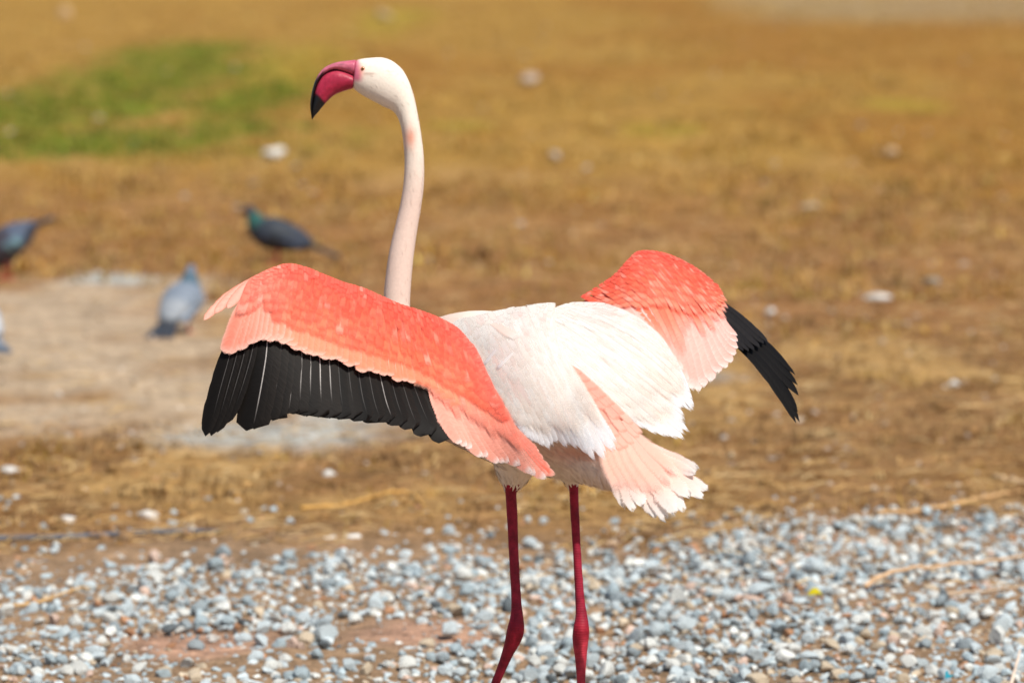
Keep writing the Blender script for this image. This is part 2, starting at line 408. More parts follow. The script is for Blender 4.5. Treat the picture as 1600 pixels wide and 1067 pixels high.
# ------------------------------------------------------------------ dry litter and grass
def blade(mb, p, L, w, ang, lean, col, flat=False, bend=.4):
    d = np.array([math.cos(ang), math.sin(ang), 0]); side = np.array([-d[1], d[0], 0]) * w * .5
    p = np.asarray(p, float)
    if flat:
        q = [p, p + d * L * .5 + np.array([0, 0, lean]) + side * bend * 6, p + d * L + np.array([0, 0, lean * .3])]
        upw = np.array([0, 0, w * .5])
        v = [q[0] - side, q[0] + side + upw, q[1] - side, q[1] + side + upw, q[2] - side * .4, q[2] + side * .4 + upw * .5]
    else:
        z = np.array([0, 0, 1.]); a = p + (z * math.cos(lean * .6) + d * math.sin(lean * .6)) * L * .5
        b = a + (z * math.cos(lean * 1.4) + d * math.sin(lean * 1.4)) * L * .5
        v = [p - side, p + side, a - side * .9, a + side * .9, b - side * .15, b + side * .15]
    mb.add(v, [(0, 1, 3, 2), (2, 3, 5, 4)], np.tile(col, (8, 1)), np.tile([[.0, 0], [0, 1], [.5, 1], [.5, 0]], (2, 1)))
mb = MB()
for i in range(16000):
    y = 8.9 + 11 * rng.random() ** 1.35; hw = y * .125 + .2; x = rng.uniform(-hw, hw)
    k = em(SAND, x, y, .2)
    if rng.random() < .8 * k: continue
    if y < bound(x) - .1 and rng.random() < .9: continue
    if fbm(x, y, 1.6, 9.) + .25 * (x > .2) < rng.uniform(-.5, .4): continue
    c = [lin(206, 168, 108), lin(186, 146, 88), lin(160, 118, 70), lin(214, 184, 132)][int(rng.integers(4))] * rng.uniform(.6, .95)
    blade(mb, (x, y, .004 + .008 * rng.random()), rng.uniform(.03, .12), rng.uniform(.0018, .004), rng.normal() * .9 + (math.pi if rng.random() < .5 else 0), rng.uniform(.0, .015), c, True, rng.normal() * .6)
tag(mb.build('straw_litter', M_STRAW, stuff=True), 'dry straw and stalk litter over the brown soil', 'straw')
mb = MB(); mg = MB()
def tuft(m, x, y, h, cols, n):
    tone = rng.uniform(.6, 1.2) * .92 * (1 + .75 * fbm(x * 2.6, y * .8, 1.7, 33.)); c0 = cols[int(rng.integers(len(cols)))]
    for k in range(n):
        c = np.clip(c0 * tone * rng.uniform(.85, 1.1), .01, .85)
        blade(m, (x + rng.normal() * h * .5, y + rng.normal() * h * .5, -.004), h * rng.uniform(.5, 1.2), h * .10 + .002, rng.uniform(0, 6.28), rng.uniform(.2, 1.25), c)
DRY = [lin(220, 186, 112), lin(208, 172, 92), lin(190, 144, 68), lin(172, 126, 56), lin(204, 164, 92), lin(150, 104, 42), lin(182, 148, 60)]
GRN = [lin(106, 136, 28), lin(130, 146, 44), lin(92, 120, 22), lin(168, 152, 60), lin(176, 148, 66)]
for i in range(36000):
    y = 15.5 + 52 * rng.random() ** 1.7; hw = y * .128 + .3; x = rng.uniform(-hw, hw)
    n1 = fbm(x, y * .6, .9, 6.)
    if em(SAND, x, y, 0) > .3: continue
    g = em(GREEN, x, y, .5 * fbm(x, y * .6, 3.6, 8.8) + .3 * n1)
    if g > .35 and rng.random() < g: tuft(mg, x, y, rng.uniform(.03, .07), GRN, 6)
    elif n1 > rng.uniform(-.55, .35) and rng.random() < float(sstep(14, 24, y)) + .12:
        tuft(mb, x, y, rng.uniform(.018, .07), DRY, 4)
BRN = [lin(212, 178, 126), lin(190, 152, 96), lin(176, 138, 88), lin(150, 110, 66), lin(128, 90, 52), lin(200, 164, 112), lin(164, 118, 70)]
for i in range(25000):
    y = 9.3 + 12 * rng.random() ** 1.2; hw = y * .128 + .3; x = rng.uniform(-hw, hw)
    n1 = fbm(x, y * .7, 2.4, 16.)
    if em(SAND, x, y, .1) > .25 or em(SLAB, x, y, 0) > .3 or y < bound(x) + .05: continue
    if n1 > rng.uniform(-.4, .5): tuft(mb, x, y, rng.uniform(.012, .034) * (1.25 if n1 > .25 else 1), BRN if fbm(x * 1.5, y * .5, 1.2, 40.) < .28 else DRY, 3)
tag(mb.build('dry_grass', M_GRASS, stuff=True), 'golden dry grass covering the ground behind', 'dry grass')
tag(mg.build('grass', M_GRASS, stuff=True), 'patch of green grass growing at the upper left', 'grass')

# ------------------------------------------------------------------ flamingo: body
flamingo = empty('flamingo', G(850, 1280)); bpy.context.view_layer.update()
PINV['flamingo'] = flamingo.matrix_world.inverted()
tag(flamingo, 'white and coral flamingo standing with spread black edged wings', 'flamingo')
body = MB()
bs = [(648, 588, .265, .045, .045), (690, 588, .22, .092, .088), (750, 594, .135, .112, .108), (810, 616, .045, .118, .098),
      (868, 652, -.045, .098, .080), (925, 694, -.115, .066, .062), (978, 735, -.175, .036, .05), (1012, 758, -.21, .014, .03)]
P = np.array([W(*b[:3]) for b in bs])
x = np.linspace(0, len(bs) - 1, 29); PP = crom(P, x); RA = crom(np.array([[b[3], b[4]] for b in bs]), x)
body.add(*path_loft(PP, RA[:, 0], RA[:, 1], 32))
# head and neck, from the bill's base back over the crown and down
HN = [((556, 94), (551, 139), .015), ((566, 92), (557, 143), .019), ((580, 90.5), (567, 150), .022), ((596, 90), (582, 158), .0235), ((612, 95), (599, 167), .0235),
      ((628, 108), (612, 173), .0225), ((639, 127), (619, 180), .021), ((647, 151), (624, 191), .019), ((653, 179), (628, 207), .0175),
      ((658.5, 212), (630.5, 228), .0165), ((662.5, 247), (632, 252), .0155), ((662.5, 289), (630, 289), .0155), ((658, 325), (624.5, 322), .016),
      ((652.5, 358), (617, 354), .017), ((646.5, 400), (607, 398), .019), ((642, 450), (600.5, 448), .020), ((641, 485), (598, 484), .021),
      ((646, 530), (592, 535), .027), ((668, 560), (598, 590), .04), ((700, 575), (615, 630), .055)]
HD = [.285] * 10 + [.285, .285, .285, .284, .282, .28, .278, .272, .262, .24]
U = np.array([h[0] for h in HN], float); Lw = np.array([h[1] for h in HN], float); HWd = np.array([[h[2], d] for h, d in zip(HN, HD)])
x = np.linspace(0, len(HN) - 1, 96); u = crom(U, x); l = crom(Lw, x); hw = crom(HWd, x)
A = W(u[:, 0], u[:, 1], hw[:, 1]); B = W(l[:, 0], l[:, 1], hw[:, 1])
body.add(*loft([((A[i] + B[i]) / 2, (A[i] - B[i]) / 2, FWD * hw[i, 0]) for i in range(len(x))], 28))
# thighs and legs
def solve_foot(px, d):
    # photograph pixel of the ground point at that depth
    D = D0 + d; yc = (-CAM_H + D * sp) / cp
    return 533.5 - yc / D * FPX
LEGS = [dict(th=[(818, 660, -.02), (806, 715, -.005), (801, 748, .0), (798, 768, .0)], tr=[.075, .042, .024, .0085],
             p=[(797, 755, 0), (800, 800, 0), (803, 870, .002), (806.5, 935, .004), (807.5, 962, .004), (806, 982, .002), (802, 998, .004), (794, 1018, .012), (779, 1055, .03), (735, 1160, .075)], foot=(700, .12),
             r=[.0092, .0088, .0080, .0082, .0105, .0138, .0130, .0098, .0074, .0064]),
        dict(th=[(868, 670, .06), (886, 715, .06), (893, 742, .06), (896, 760, .06)], tr=[.06, .036, .02, .0075],
             p=[(896, 750, .06), (898, 800, .06), (902, 870, .06), (906, 935, .062), (908.5, 962, .062), (908, 984, .06), (907, 1002, .062), (907.5, 1025, .064), (908, 1067, .066), (910, 1160, .07)], foot=(912, .075),
             r=[.0078, .0074, .0068, .0078, .0098, .0134, .0128, .0100, .0072, .0064])]
for lg in LEGS:
    body.add(*path_loft([W(*q) for q in lg['th']], lg['tr'], n=20, upv=(0, 1, 0)))
    fx, fd = lg['foot']; fy = solve_foot(fx, fd); f0 = W(fx, fy, fd); lg['f0'] = f0
    pts = [W(*q) for q in lg['p']] + [f0 + np.array([0, 0, .03]), f0 + np.array([0, .004, .012])]
    pts = np.array(pts); rr = np.array(lg['r'] + [.0066, .0090])[:, None]
    x = np.linspace(0, len(pts) - 1, 60)
    body.add(*path_loft(crom(pts, x), crom(rr, x)[:, 0], n=16, upv=(0, 1, 0)))
    hd = np.array([-.62, .78, 0])
    for an, Ln in ((-.62, .075), (0, .09), (.62, .075), (math.pi, .02)):          # toes
        c, s = math.cos(an), math.sin(an); dv = np.array([hd[0] * c - hd[1] * s, hd[0] * s + hd[1] * c, 0])
        body.add(*path_loft([f0 + np.array([0, 0, .011]), f0 + dv * Ln * .5 + np.array([0, 0, .010]), f0 + dv * Ln + np.array([0, 0, .006])], [.008, .0065, .0045], n=10))
    c, s = math.cos(.62), math.sin(.62)                                            # web
    e = [np.array([hd[0] * c + hd[1] * k * s, -hd[0] * k * s + hd[1] * c, 0]) for k in (1, -1)]
    z = np.array([0, 0, .0085]); z2 = np.array([0, 0, .0035])
    w = [f0, f0 + e[0] * .068, f0 + hd * .075, f0 + e[1] * .068]
    body.add([q + z for q in w] + [q + z2 for q in w], [(3, 2, 1, 0), (4, 5, 6, 7), (0, 1, 5, 4), (1, 2, 6, 5), (2, 3, 7, 6), (3, 0, 4, 7)])
raw = link('raw', body.mesh('raw', M_BODY))
md = raw.modifiers.new('r', 'REMESH'); md.mode = 'VOXEL'; md.voxel_size = .0028; md.use_smooth_shade = True
ms = raw.modifiers.new('s', 'SMOOTH'); ms.factor = .5; ms.iterations = 4
dg = bpy.context.evaluated_depsgraph_get(); bme = bpy.data.meshes.new_from_object(raw.evaluated_get(dg))
bpy.data.objects.remove(raw)
bme.name = 'body'
V = np.zeros(len(bme.vertices) * 3); bme.vertices.foreach_get('co', V); V = V.reshape(-1, 3)
rel = V - CAMP; Dv = rel @ FWD; pxv = 800 + FPX * (rel @ RIGHT) / Dv; pyv = 533.5 - FPX * (rel @ UP) / Dv
cw = lin(247, 233, 217, .87); cpk = lin(230, 198, 182, .86); cleg = lin(146, 30, 52, .95); cknee = lin(150, 22, 40, .95)
bc = np.tile(cw, (len(V), 1))
nk = sstep(190, 330, pyv) * sstep(760, 680, pxv); bc += (cpk - bc) * (nk * .8)[:, None]
rd = np.exp(-(((pxv - 641) / 9) ** 2 + ((pyv - 215) / 16) ** 2)); bc += (lin(226, 150, 122) - bc) * (rd * .85)[:, None]
fc = np.exp(-(((pxv - 562) / 7) ** 2 + ((pyv - 112) / 11) ** 2)); bc += (lin(226, 150, 130) - bc) * (fc * .9)[:, None]
ln = np.exp(-(((pyv - 116 - (pxv - 575) * .02) / 2.0) ** 2)) * sstep(566, 572, pxv) * sstep(590, 580, pxv); bc += (lin(160, 120, 100) - bc) * (ln * .6)[:, None]  # shade of the crease below the eye, painted into the colour
bl = sstep(860, 960, pxv) * sstep(640, 720, pyv); bc += (lin(240, 214, 200, .85) - bc) * (bl * .6)[:, None]
fl = np.exp(-(((pxv - 905) / 50) ** 2 + ((pyv - 706) / 14) ** 2)); bc += (lin(236, 172, 140, .85) - bc) * (fl * .85)[:, None]  # pink flank feathers, with the orange shade beneath the fan painted in
lg_ = (pyv > 757) & (pxv < 930) & ((pyv > 790) | (np.abs(pxv - 798) < 14) | (np.abs(pxv - 897) < 11)); bc[lg_] = cleg
fs = sstep(566, 556, pxv - .12 * (pyv - 100)) * sstep(132, 122, pyv) * sstep(88, 92, pyv) * (pyv < 160); bc += (lin(206, 110, 132) - bc) * fs[:, None]
kn = np.exp(-((pyv - 988) / 22) ** 2)[:, None] * lg_[:, None]; bc += (cknee - bc) * kn * .8
low = (sstep(985, 1010, pyv) * (pxv > 860) * lg_)[:, None]; bc += (lin(186, 56, 70) - bc) * low * .8  # sunlit look of the right lower leg painted as a lighter red
matidx = lg_
a = bme.color_attributes.new('Col', 'FLOAT_COLOR', 'POINT')
for at_ in list(bme.color_attributes):
    if at_.name != 'Col': bme.color_attributes.remove(at_)
a = bme.color_attributes['Col'] if bme.color_attributes['Col'].domain == 'POINT' else a
a.data.foreach_set('color', np.hstack([bc, np.ones((len(bc), 1))]).astype(np.float32).ravel())
def mat_leg():
    m = mat_attr('scaly_leg', .6, .25, .38, 70, .25, .0012)
    N, L = m.node_tree.nodes, m.node_tree.links; P = N['Principled BSDF']
    tc = N['Texture Coordinate']; wv = nn(N, 'ShaderNodeTexWave', bands_direction='Z'); wv.inputs['Scale'].default_value = 80; wv.inputs['Distortion'].default_value = 2.5
    L.new(tc.outputs['Object'], wv.inputs['Vector'])
    b = nn(N, 'ShaderNodeBump'); b.inputs['Strength'].default_value = .25; b.inputs['Distance'].default_value = .0009
    L.new(wv.outputs['Fac'], b.inputs['Height']); L.new(b.outputs[0], P.inputs['Normal'])
    return m
bme.materials.clear(); bme.materials.append(M_BODY); bme.materials.append(mat_leg())
bme.polygons.foreach_set('use_smooth', [True] * len(bme.polygons))
pi = np.zeros(len(bme.polygons), np.int32)
for p in bme.polygons: pi[p.index] = 1 if lg_[p.vertices[0]] else 0
bme.polygons.foreach_set('material_index', pi); bme.update()
flam_body = link('body', bme, flamingo)

# ---- short down lying over the head, neck, belly and thighs
nrm = np.zeros(len(bme.vertices) * 3); bme.vertices.foreach_get('normal', nrm); nrm = nrm.reshape(-1, 3)
fl_ = np.array([.62, -.70, -.35]); dn = MB()
okv = np.where(~lg_ & ((pxv < 700) & (pyv < 500) | (pyv > 640)))[0]
wgt = np.where(pyv[okv] < 500, .10, .35); pick = rng.choice(okv, size=3600, replace=False, p=wgt / wgt.sum())
for i in pick:
    n = nrm[i]; hx = pxv[i]; hy = pyv[i]
    if hy < 500:
        k = float(sstep(90, 200, hy)); d = np.array([1 - k, 0, -.25 - .75 * k]); L = .006 + .004 * k; w = .0013
        if hx < 572: continue
    else: d = fl_ if hy < 735 else np.array([0, -.1, -1.]); L = rng.uniform(.010, .018); w = .0035
    d = d + rng.normal(size=3) * .18; d = d - n * (d @ n); d /= max(np.linalg.norm(d), 1e-6); sd = np.cross(n, d) * w * .5; p = V[i]
    v = [p - sd, p + sd, p + d * L * .55 - sd * .9 + n * L * .05, p + d * L * .55 + sd * .9 + n * L * .05, p + d * L - sd * .1 + n * L * .08, p + d * L + sd * .1 + n * L * .08]
    dn.add(v, [(0, 1, 3, 2), (2, 3, 5, 4)], np.tile(np.clip(bc[i] * rng.uniform(.97, 1.04), 0, .95), (8, 1)))
dn.build('down_feathers', M_BODY, flamingo, stuff=True)
# ---- bill
TOPL = [(556, 94), (540, 95.5), (522, 99), (506, 107), (495, 121), (488, 141), (484.5, 165), (487, 186)]
MOUTH = [(553, 119), (540, 113), (524, 109.5), (509, 115), (498.5, 128), (492, 145), (488.5, 167), (487.6, 186.4)]
LOWL = [(551, 139), (540, 142), (524, 148), (512, 158), (504, 167), (498, 174.5), (491.5, 182), (488.2, 186.8)]
bw = [.0145, .0135, .0125, .0115, .0105, .009, .0065, .0015]
def bill(name, top, low, wid, colf):
    x = np.linspace(0, 7, 40); t = crom(top, x); l = crom(low, x); w = crom(np.array(wid)[:, None], x)[:, 0]
    A = W(t[:, 0], t[:, 1], np.full(40, .285)); B = W(l[:, 0], l[:, 1], np.full(40, .285))
    v, f = loft([((A[i] + B[i]) / 2, (A[i] - B[i]) / 2, FWD * w[i]) for i in range(40)], 20)
    # colour per corner from the place along the bill and around it
    c = []
    for q in f:
        for i in q: c.append(colf((i // 20) / 39., math.cos((i % 20) / 20 * 2 * math.pi)))
    m = MB(); m.add(v, f, c); return m.build(name, M_SKIN, flamingo)
mauve = lin(196, 104, 124); magenta = lin(158, 30, 58); blk = lin(14, 12, 14)
def c_up(s, k):
    c = mauve + (lin(172, 64, 90) - mauve) * float(sstep(.2, 0, s) * .5) ; b = float(sstep(.50, .62, s + .12 * (k < 0) ))
    e = float(sstep(-.72, -.9, k) * sstep(.22, .3, s)); e = max(e, .45 * math.exp(-((k - .1 - s) / .13) ** 2) * float(sstep(.1, .16, s) * sstep(.42, .3, s))); return c + (blk - c) * max(b, e)  # black bill edge, plus a wrinkle's dark crease painted in as colour
def c_lo(s, k):
    c = magenta + (lin(186, 66, 88) - magenta) * float(sstep(.3, .9, k) * .5); b = float(sstep(.0, .05, s - (.585 + .12 * k))); return c + (blk - c) * b
bill('upper_bill', TOPL, MOUTH, [w * .86 for w in bw], c_up); bill('lower_bill', MOUTH, LOWL, bw, c_lo)
# ---- eye
def ball(name, c, r, col, parent, sq=(1, 1, 1)):
    m = MB(); m.add(ICO2 * r * np.array(sq) + c, ICOF2, np.tile(col, (len(ICOF2) * 3, 1))); return m.build(name, M_EYE, parent)
def near_depth(px, py): return W(px, py, body_depth(px, py))
BV = BVHTree.FromPolygons([v.co for v in bme.vertices], [tuple(p.vertices) for p in bme.polygons])
def body_depth(px, py):
    d = Vector((px - 800) / FPX * RIGHT + (533.5 - py) / FPX * UP + FWD); h = BV.ray_cast(Vector(CAMP), d.normalized())
    return (np.array(h[0]) - CAMP) @ FWD - D0 if h[0] else 9.
def drape(patch, gap, over=0., ns=9, nt=9):
    """lay a patch of plumage just outside the body wherever the body would come through"""
    pts = []
    for s_ in np.linspace(0, patch.n - 1, ns):
        for t_ in np.linspace(0, 2, nt):
            q = patch.q(s_, t_); pts.append((q[0], q[1], min(float(patch.F(q[0], q[1])), body_depth(q[0], q[1]) - gap - over * float(sstep(1.2, 2, t_) * sstep(2.0, 5.5, s_)))))
    patch.F = Field(pts)
hp = near_depth(567, 108)
eye = ball('eye', hp + FWD * .0015, .0038, lin(186, 120, 70), flamingo)
ball('pupil', hp - FWD * .0014 , .0015, lin(10, 8, 8), eye)
far = hp + FWD * (2 * (W(567, 108, .285) - hp) @ FWD)
eye2 = ball('eye', far - FWD * .0015, .0038, lin(186, 120, 70), flamingo)
ball('pupil', far + FWD * .0014, .0015, lin(10, 8, 8), eye2)

# ------------------------------------------------------------------ feathers
VC = {'mid': np.array([-1, -.72, -.4, -.045, .045, .4, .72, 1.]), 'out': np.array([-1, -.8, -.44, -.37, -.1, .3, .68, 1.])}
def feather(patch_or_field, curve, width, col, lift=(0, .004), roll=.10, camber=.12, tipk=2.2, ut=.62, base=.45,
            edge=None, tipc=None, shaft=None, rows=13, vane='mid', jag=.05, ragged=.0, shaft_to=.85, curl=0.):
    """one feather along a pixel curve over a depth field: curve(u)->(n,2); width in pixels"""
    F = patch_or_field
    u = np.linspace(0, 1, rows) ** .85
    q = curve(u); C = F.P(q[:, 0], q[:, 1]); N = F.N(q[:, 0], q[:, 1])
    T = np.gradient(C, axis=0); T /= np.linalg.norm(T, axis=1, keepdims=True)
    S = np.cross(T, N); S /= np.linalg.norm(S, axis=1, keepdims=True)
    wm = width / FPX * (D0 + .0)
    wp = (base + (1 - base) * sstep(0, .45, u))
    tp = np.where(u > ut, np.maximum(1 - np.maximum((u - ut) / (1 - ut), 0) ** tipk, 0) ** .5, 1)
    w = wm * np.maximum(wp * tp, .03) / 2
    v = VC[vane]; n = len(v)
    lf = lift[0] + (lift[1] - lift[0]) * u + curl * u ** 3
    jg = 1 + jag * rng.normal(size=(rows, n)) * (np.abs(v) > .95)[None]
    along = ragged * rng.normal(size=(rows, n)) * (u > .75)[:, None] * wm
    X = (C + N * lf[:, None])[:, None] + S[:, None] * (v[None] * w[:, None] * jg)[..., None] \
        + N[:, None] * ((-camber * v[None] ** 2 + roll * v[None]) * w[:, None])[..., None] + T[:, None] * along[..., None]
    L = np.sum(np.linalg.norm(np.diff(C, axis=0), axis=1))
    # colours on vertices, then spread to corners
    cv = np.tile(np.asarray(col, float), (rows, n, 1))
    if edge is not None:
        k = (np.abs(v) ** 3)[None, :, None] * .8 * np.ones((rows, 1, 1)); cv = cv + (edge - cv) * k
    if tipc is not None:
        k = sstep(tipc[1], 1, u)[:, None, None] * np.ones((1, n, 1)); cv = cv + (tipc[0] - cv) * k
    faces = []; cc = []; uv = []; rr = rng.uniform(0, 50)
    ub = (u * L)[:, None] - .8 * np.abs(v)[None] * w[:, None]
    for i in range(rows - 1):
        for j in range(n - 1):
            ids = ((i, j), (i, j + 1), (i + 1, j + 1), (i + 1, j))
            faces.append([a * n + b for a, b in ids])
            sh = shaft is not None and abs(v[j + 1] - v[j]) < .1
            for a, b in ids:
                if sh:
                    k = float(sstep(shaft_to, shaft_to - .35, u[a])); cc.append(cv[a, b] + (shaft - cv[a, b]) * k)
                else: cc.append(cv[a, b])
                uv.append((ub[a, b] + rr, v[b] + rr, u[a], v[b]))
    return X.reshape(-1, 3), faces, cc, uv
def fobj(name, parent, mat, *a, **k):
    m = MB(); m.add(*feather(*a, **k)); return m.build(name, mat, parent)
def on(patch, s, t0, t1, ds=0.0):
    return lambda u: patch.q(s + ds * u, t0 + (t1 - t0) * u)
def bez(*p):
    p = np.array(p, float)
    if len(p) == 2: return lambda u: p[0] + (p[1] - p[0]) * u[:, None]
    return lambda u: p[0] * ((1 - u) ** 2)[:, None] + p[1] * (2 * u * (1 - u))[:, None] + p[2] * (u ** 2)[:, None]
def skin(name, patch, t1, col, mat, parent, thick=.022, s0=0., s1=None, ns=48, nt=14, depth=.004, t0=.03):
    """the fleshy part of a wing under its feathers: rounded front edge, thinning to the rear"""
    s1 = patch.n - 1 if s1 is None else s1
    s = np.linspace(s0, s1, ns); tt = np.linspace(0, 1, nt)
    S, T = np.meshgrid(s, t0 + tt * (t1 - t0), indexing='ij'); q = patch.q(S, T)
    C = patch.F.P(q[..., 0], q[..., 1]); N = patch.F.N(q[..., 0], q[..., 1])
    taper = np.sin(np.pi * np.linspace(0, 1, ns)) ** .3
    th = thick * (np.sqrt(np.maximum(tt, 0)) * (1 - tt) * 2.2 + .06 * np.sqrt(tt))[None, :] * taper[:, None]
    Fr = C - N * depth; Bk = C - N * (depth + th)[..., None]
    v = np.concatenate([Fr.reshape(-1, 3), Bk.reshape(-1, 3)]); o = ns * nt; f = []
    for i in range(ns - 1):
        for j in range(nt - 1):
            a, b, c, d = i * nt + j, i * nt + j + 1, (i + 1) * nt + j + 1, (i + 1) * nt + j
            f.append((a, b, c, d)); f.append((o + d, o + c, o + b, o + a))
    for i in range(ns - 1):
        for j in (0, nt - 1):
            a, d = i * nt + j, (i + 1) * nt + j; f.append((a, d, o + d, o + a))
    for j in range(nt - 1):
        for i in (0, ns - 1):
            a, b = i * nt + j, i * nt + j + 1; f.append((a, o + a, o + b, b))
    m = MB(); m.add(v, f, np.tile(col, (sum(len(q) for q in f), 1)))
    return m.build(name, mat, parent)
def jit(c, a=.06): return np.clip(np.asarray(c) * (1 + rng.normal() * a) , 0, .97)

SALMON = lin(253, 146, 108, .97); CORAL = lin(250, 96, 70, .96); RED = lin(240, 78, 72, .96); PALE = lin(254, 196, 176, .95)
PINKW = lin(252, 222, 211, .92); WHT = lin(252, 247, 241, .92); CREAM = lin(252, 240, 229, .91); BLK = lin(17, 13, 10); SHAFT = lin(214, 206, 200)
TERT = lin(252, 168, 146, .95)

WT = [-.1, .12, .35, .6, .8, 1.1]
WC = [np.array(c) for c in ((241, 106, 94), (244, 100, 80), (249, 104, 76), (251, 118, 84), (252, 138, 100), (253, 158, 122))]
def wingcol(s, t, hand=0., inner=0.):
    c = np.array([np.interp(t, WT, [q[k] for q in WC]) for k in range(3)])
    c = c + (np.array([253, 150, 128]) - c) * hand * .8 + (np.array([248, 134, 120]) - c) * inner * .55
    return lin(c[0], c[1], c[2], .97)
def lw_col(s, t): return wingcol(s, t, float(sstep(5.2, 2.0, s)), float(sstep(12.5, 16.0, s)))
def rw_col(s, t): return wingcol(s, t, float(sstep(7.5, 10, s)) * .3, float(sstep(5, 3, abs(s - 4.5)) * sstep(.35, .8, t)) * .6)
# ---- left wing (the bird's), spread towards the left of the picture
LWF = Field([(449, 417, -.14), (525, 445, -.115), (624, 480, -.07), (697, 508, -.01), (742, 553, -.045), (764, 604, -.10), (790, 668, -.155), (815, 705, -.18), (870, 740, -.21),
             (683, 619, -.125), (711, 687, -.155), (560, 580, -.2), (571, 657, -.225), (401, 529, -.225), (432, 645, -.26), (343, 555, -.225), (315, 680, -.25),
             (339, 470, -.185), (787, 723, -.165), (600, 530, -.15), (480, 480, -.175)])
LW = Patch([((392, 441), (349, 557), (318, 681)), ((398, 437), (368, 553), (333, 679)), ((407, 432), (390, 540), (352, 664)), ((424, 424), (412, 534), (384, 668)),
            ((449, 417), (436, 539), (412, 657)), ((475, 422), (460, 546), (446, 646)), ((505, 434), (492, 557), (487, 648)), ((535, 446), (525, 568), (527, 652)),
            ((565, 455), (560, 579), (570, 657)), ((595, 468), (600, 589), (612, 657)), ((624, 480), (640, 602), (655, 670)), ((652, 489), (684, 621), (712, 688)),
            ((676, 498), (714, 642), (748, 711)), ((697, 508), (743, 655), (787, 723)), ((715, 520), (768, 665), (816, 728)), ((730, 537), (786, 675), (844, 746)),
            ((742, 553), (800, 682), (866, 738)), ((760, 597), (806, 676), (840, 700))], LWF)
lwing = skin('wing', LW, .88, lin(251, 112, 86, .95), M_COVER, flamingo, .026, .6, 17.0)
lwing['label'] = 'wing reaching to the left with a wide black trailing edge'
for i, s in enumerate([0.15, .75, 1.35, 1.95]):
    fobj('flight_feather', lwing, M_BLACK, LWF, on(LW, s, .55, 2.0 + .01 * rng.normal()), 27, jit(BLK, .12), (-.006 - .0012 * i, -.003), -.16, .10, 2.4, .72, .6,
         shaft=SHAFT * .12, edge=BLK * 1.8, vane='out', rows=18, jag=.02)
sl = np.linspace(3.05, 10.8, 18)
for i, s in enumerate(sl):
    tip = 2.0 + rng.normal() * .022 + (.05 if i < 2 else 0)
    fobj('flight_feather', lwing, M_BLACK, LWF, on(LW, s - .25, .55, tip, .25), 44 + rng.normal(), jit(BLK, .35), (-.010, -.005), -.13, .10, (5.0 if i < 11 else 2.6), (.88 if i < 11 else .78), .6, edge=BLK * rng.uniform(1.2, 2.6),
         shaft=SHAFT * (rng.uniform(.25, .7) if (i < 9 or i == 13) else .07), vane='out', rows=18, jag=.025, shaft_to=rng.uniform(.75, .98), ragged=.02)
for i, s in enumerate(np.linspace(11.2, 16.9, 19)):       # tertials
    c = TERT if s < 15.4 else lin(250, 120, 96, .95)
    fobj('tertial_feather', lwing, M_VANE, LWF, on(LW, s - .35, .55, 2.05 - .19 * ((i * 2) % 5) / 4 + rng.normal() * .02, .35), 25, jit(c, .03), (-.004, -.002), -.06, .06, 1.3, .58, .55,
         edge=PALE, tipc=(WHT if s < 15.4 else PALE, .86), rows=15, jag=.05, ragged=.03)
for i, (tx, ty, rx, ry) in enumerate([(383, 481, 428, 428), (354, 483, 420, 427), (334, 490, 412, 430), (317, 500, 402, 434)]):    # alula
    fobj('alula_feather', lwing, M_VANE, LWF, bez((rx, ry), ((tx + rx) / 2 - 6, (ty + ry) / 2 - 7), (tx, ty)), 21 - i, jit(PALE * .9 + SALMON * .1, .03), (.004 - .001 * i, .002 - .0012 * i), .1, .12, 1.7, .6, .55,
         edge=lin(250, 128, 100), rows=12, jag=.03)
gs = list(np.linspace(.1, 4.2, 11)) + list(np.linspace(4.5, 12.0, 28))
for s in gs:                                              # greater coverts
    pr = s < 4.4
    c = lw_col(s, .95) * rng.uniform(.93, 1.02)
    fobj('greater_covert', lwing, M_VANE if s < 10.3 else M_FEATH, LWF, on(LW, s, .22 if pr else .45, 1.0 + rng.normal() * .022), (26 if pr else 23), c, (.000, .0022), -.07, .08, 2.8, .80, .6,
         edge=(lin(255, 204, 184) if pr else lin(254, 172, 142)), tipc=(lin(250, 196, 178), .82), shaft=lin(255, 196, 172) if rng.random() < .4 else None, rows=12, jag=.04)
for i, s in enumerate(np.linspace(11.0, 17, 24)):          # long soft coverts over the tertials
    c = lw_col(s, rng.uniform(.6, .95)); c = jit(c + (TERT - c) * rng.uniform(0, .6), .03)
    fobj('tertial_covert', lwing, M_FEATH, LWF, on(LW, s - .2, .30, 1.12 + rng.normal() * .12, .2), 24, c, (-.001, .001), -.05, .06, 1.2, .35, .6, edge=c + (TERT - c) * .5, tipc=(TERT, .5), rows=12, jag=.04)
small = MB()
